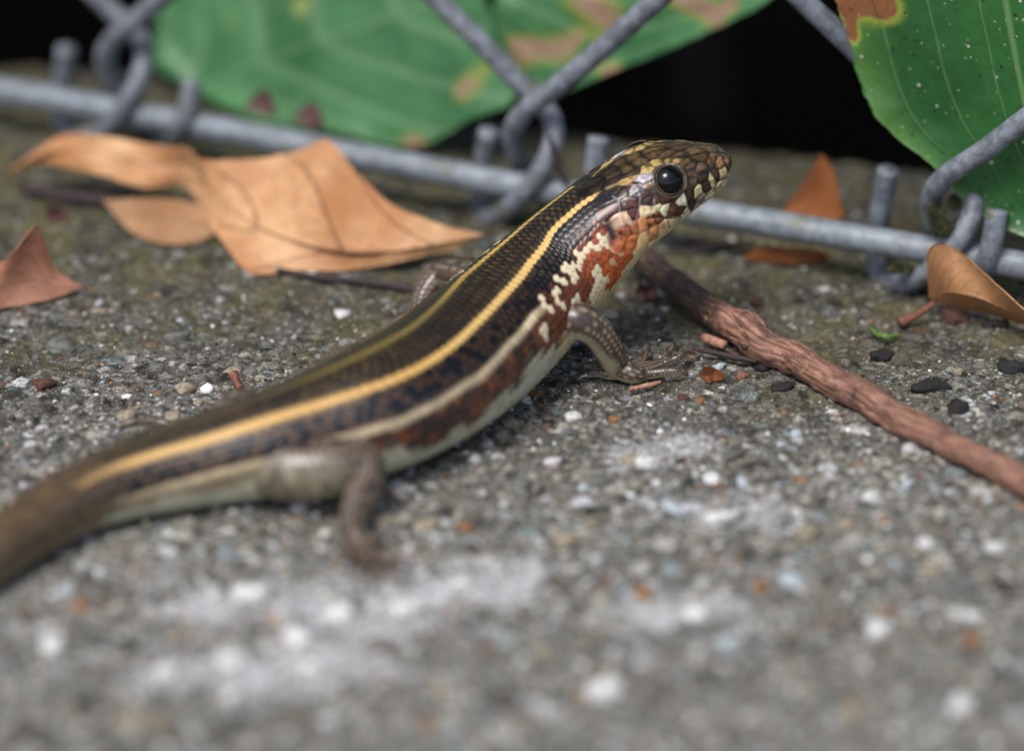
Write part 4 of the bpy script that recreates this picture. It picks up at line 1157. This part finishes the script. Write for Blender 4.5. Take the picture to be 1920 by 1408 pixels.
    groove([(1360, 300), (1320, 370), (1250, 425), (1180, 480), (1100, 545), (1030, 590), (960, 600), (900, 585), (830, 600)], .30, .22, (54, 34, 28), .75)
    groove([(1338, 205), (1345, 212)], .5, .42, (170, 120, 130), .7)
    groove([(572, 648), (586, 690), (602, 728)], .55, .95, (26, 15, 26), 1.0)
    groove([(690, 375), (620, 370), (560, 400)], -.05, .25, (186, 150, 84), .6)
    for ln in ([(745, 395), (772, 440), (770, 520), (755, 590), (730, 645)], [(632, 470), (645, 520), (640, 560)], [(590, 450), (620, 470), (690, 462), (745, 470)], [(705, 372), (745, 385), (775, 372), (800, 400)], [(868, 470), (872, 520)]):
        groove(ln, -.04, .10, (176, 164, 172), .6)
    ei, ej = pick(975, 345)
    eyes = []
    for jj in (ej, mirror(ej)):
        c0, n0 = V0[ei, jj], N[ei, jj]
        n0 = n0 / np.linalg.norm(n0)
        dist = np.linalg.norm(V0[:r1] - c0, axis=-1)
        disp[:r1] += -1.6 * sstep(2.75, 1.9, dist) + .28 * np.exp(-((dist - 2.95) / .42) ** 2)
        ringm = np.exp(-((dist - 2.85) / .35) ** 2)
        col[:r1] = mixc(col[:r1], lin((84, 70, 58))[None, None] + 0 * col[:r1], ringm * .7)
        col[:r1] = mixc(col[:r1], lin((24, 18, 16))[None, None] + 0 * col[:r1], sstep(2.5, 2.3, dist))
        eyes.append((c0, n0))
    V1 = V0 + N * disp[..., None]
    SK.append((V1.reshape(-1, 3), grid_faces(nr, seg), col.reshape(-1, 3).clip(0.002, .9)))

    # ---------------- limbs: scaly tubes rooted inside the trunk
    def limb(pts, rad, seg=44, step=.2, N=13, Ls=.95, amp=.11, pal=None, flat=1.0, pale=None):
        pts = np.array(pts); V, F, s, t = tube(pts, rad, seg, step, ref=(0.1, .3, 1))
        tt = (t + np.pi) % (2 * np.pi) - np.pi
        h, cs_, ct_, e_, a_ = imbricate(s, tt, N, Ls, 1.0)
        n = len(s) // seg
        G = V.reshape(n, seg, 3); cen = G.mean(1, keepdims=True); nn = (G - cen); ln = np.linalg.norm(nn, axis=2, keepdims=True); nn = nn / (ln + 1e-9)
        G = G + nn * (amp * h.reshape(n, seg) * np.minimum(1, ln[..., 0] / 1.0))[..., None]
        r = hash3(np.floor(cs_ / Ls * 2 + .5), np.round(ct_ * N / 6.2832), 0 * cs_, 5)
        nz = nn[..., 2].ravel()
        base = lin((70, 55, 46)) + (lin((40, 32, 28)) - lin((70, 55, 46))) * r[:, None]
        spot = np.exp(-(a_ / .3) ** 2) * np.exp(-((e_ - .5) / .35) ** 2) * (r > .3)
        base = base + (lin((168, 148, 122)) - base) * (spot * .75)[:, None]
        base = base * (1 - .6 * sstep(.22, 0, e_))[:, None]
        under_ = sstep(-.15, -.55, nz + .1 * (r - .5))
        c = base + (lin((196, 186, 152)) * (1 - .25 * sstep(.2, 0, e_))[:, None] - base) * under_[:, None]
        if pale is not None:             # pale mottled thigh
            pf = sstep(pale[0], pale[0] + 3, s) * (1 - sstep(pale[1] - 5, pale[1] + 1, s + 5 * (r - .5)))
            c = c + ((lin((150, 142, 116)) + (lin((84, 74, 62)) - lin((150, 142, 116))) * (r ** .8)[:, None]) * (1 - .45 * sstep(.25, 0, e_))[:, None] - c) * (pf * .9 * sstep(.85, .25, nz + .3 * (r - .5)))[:, None]
        if pal is not None: c = c * np.array(pal)[None]
        SK.append((G.reshape(-1, 3), F, c.clip(.003, .9)))
    claws = []
    def toe(pts, rad, claw=True):
        pts = [np.array(p) for p in pts]
        limb(pts, rad, 20, .16, 7, .62, .07)
        if claw:
            d = pts[-1] - pts[-2]; d /= np.linalg.norm(d)
            e = pts[-1] + d * 1.7 + np.array([0, 0, -.8]); e[2] = max(e[2], .1)
            claws.append([pts[-1] - d * .25, pts[-1] + d * .6 + np.array([0, 0, .12]), e])
    # near front leg
    limb([P(1022, 616, -2), P(1052, 606, -8), P(1086, 602, -10), P(1114, 618, -9), P(1140, 652, -6.5), PZ(1164, 689, 2.5), PZ(1190, 702, 1.7), PZ(1212, 702, 1.2)],
         [4.4, 4.0, 3.25, 2.75, 2.45, 2.1, 1.6, .9])
    toe([PZ(1186, 704, 1.4), PZ(1220, 701, 1.5), PZ(1252, 697, 1.9), PZ(1276, 697, 1.9), PZ(1288, 703, 1.0)], [.9, .85, .72, .6, .42])
    toe([PZ(1190, 698, 1.5), PZ(1225, 690, 1.3), PZ(1245, 682, 1.4), PZ(1268, 672, 2.4), PZ(1284, 660, 2.2), PZ(1300, 662, 1.0)], [.9, .8, .75, .68, .6, .4])
    toe([PZ(1190, 694, 1.5), PZ(1222, 684, 1.3), PZ(1242, 678, 1.5), PZ(1254, 660, 2.4), PZ(1262, 648, 2.2), PZ(1270, 656, .9)], [.9, .8, .72, .66, .58, .4])
    toe([PZ(1182, 690, 1.5), PZ(1203, 678, 1.5), PZ(1208, 664, 2.0), PZ(1213, 652, 2.0), PZ(1218, 656, .9)], [.85, .75, .66, .58, .4])
    toe([PZ(1172, 702, 1.4), PZ(1145, 704, 1.2), PZ(1118, 700, 1.2), PZ(1102, 704, .8)], [.8, .7, .6, .4])
    # near hind leg, knee forward
    limb([PZ(430, 852, 7.0), PZ(505, 876, 6.6), PZ(585, 882, 7.0), PZ(642, 872, 7.6), PZ(672, 866, 7.4), PZ(684, 896, 6.0), PZ(672, 938, 4.4), PZ(660, 975, 2.8), PZ(668, 1006, 1.8), PZ(684, 1028, 1.2)],
         [3.2, 4.7, 4.8, 4.3, 3.8, 3.2, 2.6, 2.1, 1.6, .9], 52, .25, 15, 1.15, .12, pale=(-4, 21))
    for tp in ([(674, 1012, 1.4), (702, 1034, 1.4), (730, 1050, 1.0), (752, 1056, .6)], [(674, 1016, 1.4), (694, 1046, 1.4), (710, 1072, 1.0), (722, 1086, .6)], [(670, 1018, 1.4), (678, 1050, 1.3), (684, 1074, .9), (688, 1088, .6)],
               [(666, 1014, 1.4), (656, 1040, 1.2), (650, 1058, .6)], [(676, 1008, 1.4), (700, 1012, 1.2), (718, 1014, .6)]):
        toe([PZ(*a) for a in tp], [.9, .7, .6, .38][:len(tp)] if len(tp) == 4 else [1.0, .8, .45])
    # far front leg: only its elbow shows over the back
    limb([PZ(912, 545, 12), PZ(862, 521, 9), PZ(826, 520, 7.2), PZ(802, 545, 5.4), PZ(790, 578, 3), PZ(790, 600, 1.5)], [3.4, 3.0, 2.6, 2.3, 1.9, 1.1])
    for tp in ([(790, 598, 1.3), (776, 606, 1.4), (764, 616, .7)], [(792, 600, 1.3), (784, 614, 1.3), (778, 626, .7)], [(792, 602, 1.3), (796, 618, 1.3), (796, 630, .7)]):
        toe([PZ(*a) for a in tp], [.85, .65, .4])
    # far hind leg behind the tail root, one long toe in view
    limb([PZ(500, 815, 8), PZ(440, 782, 6.5), PZ(420, 790, 5), PZ(380, 806, 3.2), PZ(345, 806, 2), PZ(322, 803, 1.3)], [4.8, 4.0, 3.2, 2.6, 2.0, 1.1])
    toe([PZ(340, 804, 1.5), PZ(305, 794, 1.8), PZ(265, 790, 2.2), PZ(238, 795, 2.0), PZ(224, 806, 1.0)], [.9, .8, .75, .62, .42])
    toe([PZ(340, 808, 1.4), PZ(310, 806, 1.2), PZ(288, 812, .8)], [.8, .7, .4])

    root = empty('skink', PZ(850, 800, 0))
    tag(root, 'striped dark skink with yellow stripes and orange throat, head raised on the kerb', 'lizard')
    vs, fs, cs_, k = [], [], [], 0
    for V, F, c in SK:
        vs.append(V); fs.append(F + k); cs_.append(c); k += len(V)
    body = under(mesh_obj('body', np.concatenate(vs), np.concatenate(fs), MT['skin'], None, True, np.concatenate(cs_)), root)
    for c0, n0 in eyes:
        V, F = ICO3
        under(mesh_obj('eye', V * 2.8 + c0 - n0 * 1.40, F, MT['eye']), root)
        # lid: a ring of small granular scales
        a = np.cross(n0, [0, 0, 1.0]); a /= np.linalg.norm(a); b = np.cross(n0, a)
        vv, ff, cc, kk = [], [], [], 0
        for m in range(44):
            t = 2 * np.pi * m / 44
            rr = 2.50
            p = c0 + (a * math.cos(t) + b * math.sin(t)) * rr + n0 * .02
            vv.append(ICO1[0] * np.array([.19, .19, .19]) * random.uniform(.8, 1.15) + p); ff.append(ICO1[1] + kk); kk += len(ICO1[0])
            g = random.random()
            cc.append(np.repeat((lin((84, 70, 56)) * (1 - g) + lin((46, 37, 30)) * g)[None], len(ICO1[0]), 0))
        under(mesh_obj('eyelid', np.concatenate(vv), np.concatenate(ff), MT['skin'], None, True, np.concatenate(cc)), root)
    for c in claws:
        V, F, s_, t_ = tube(c, [.34, .26, .06], 8, .15)
        under(mesh_obj('claw', V, F, MT['claw']), root)
build_skink()
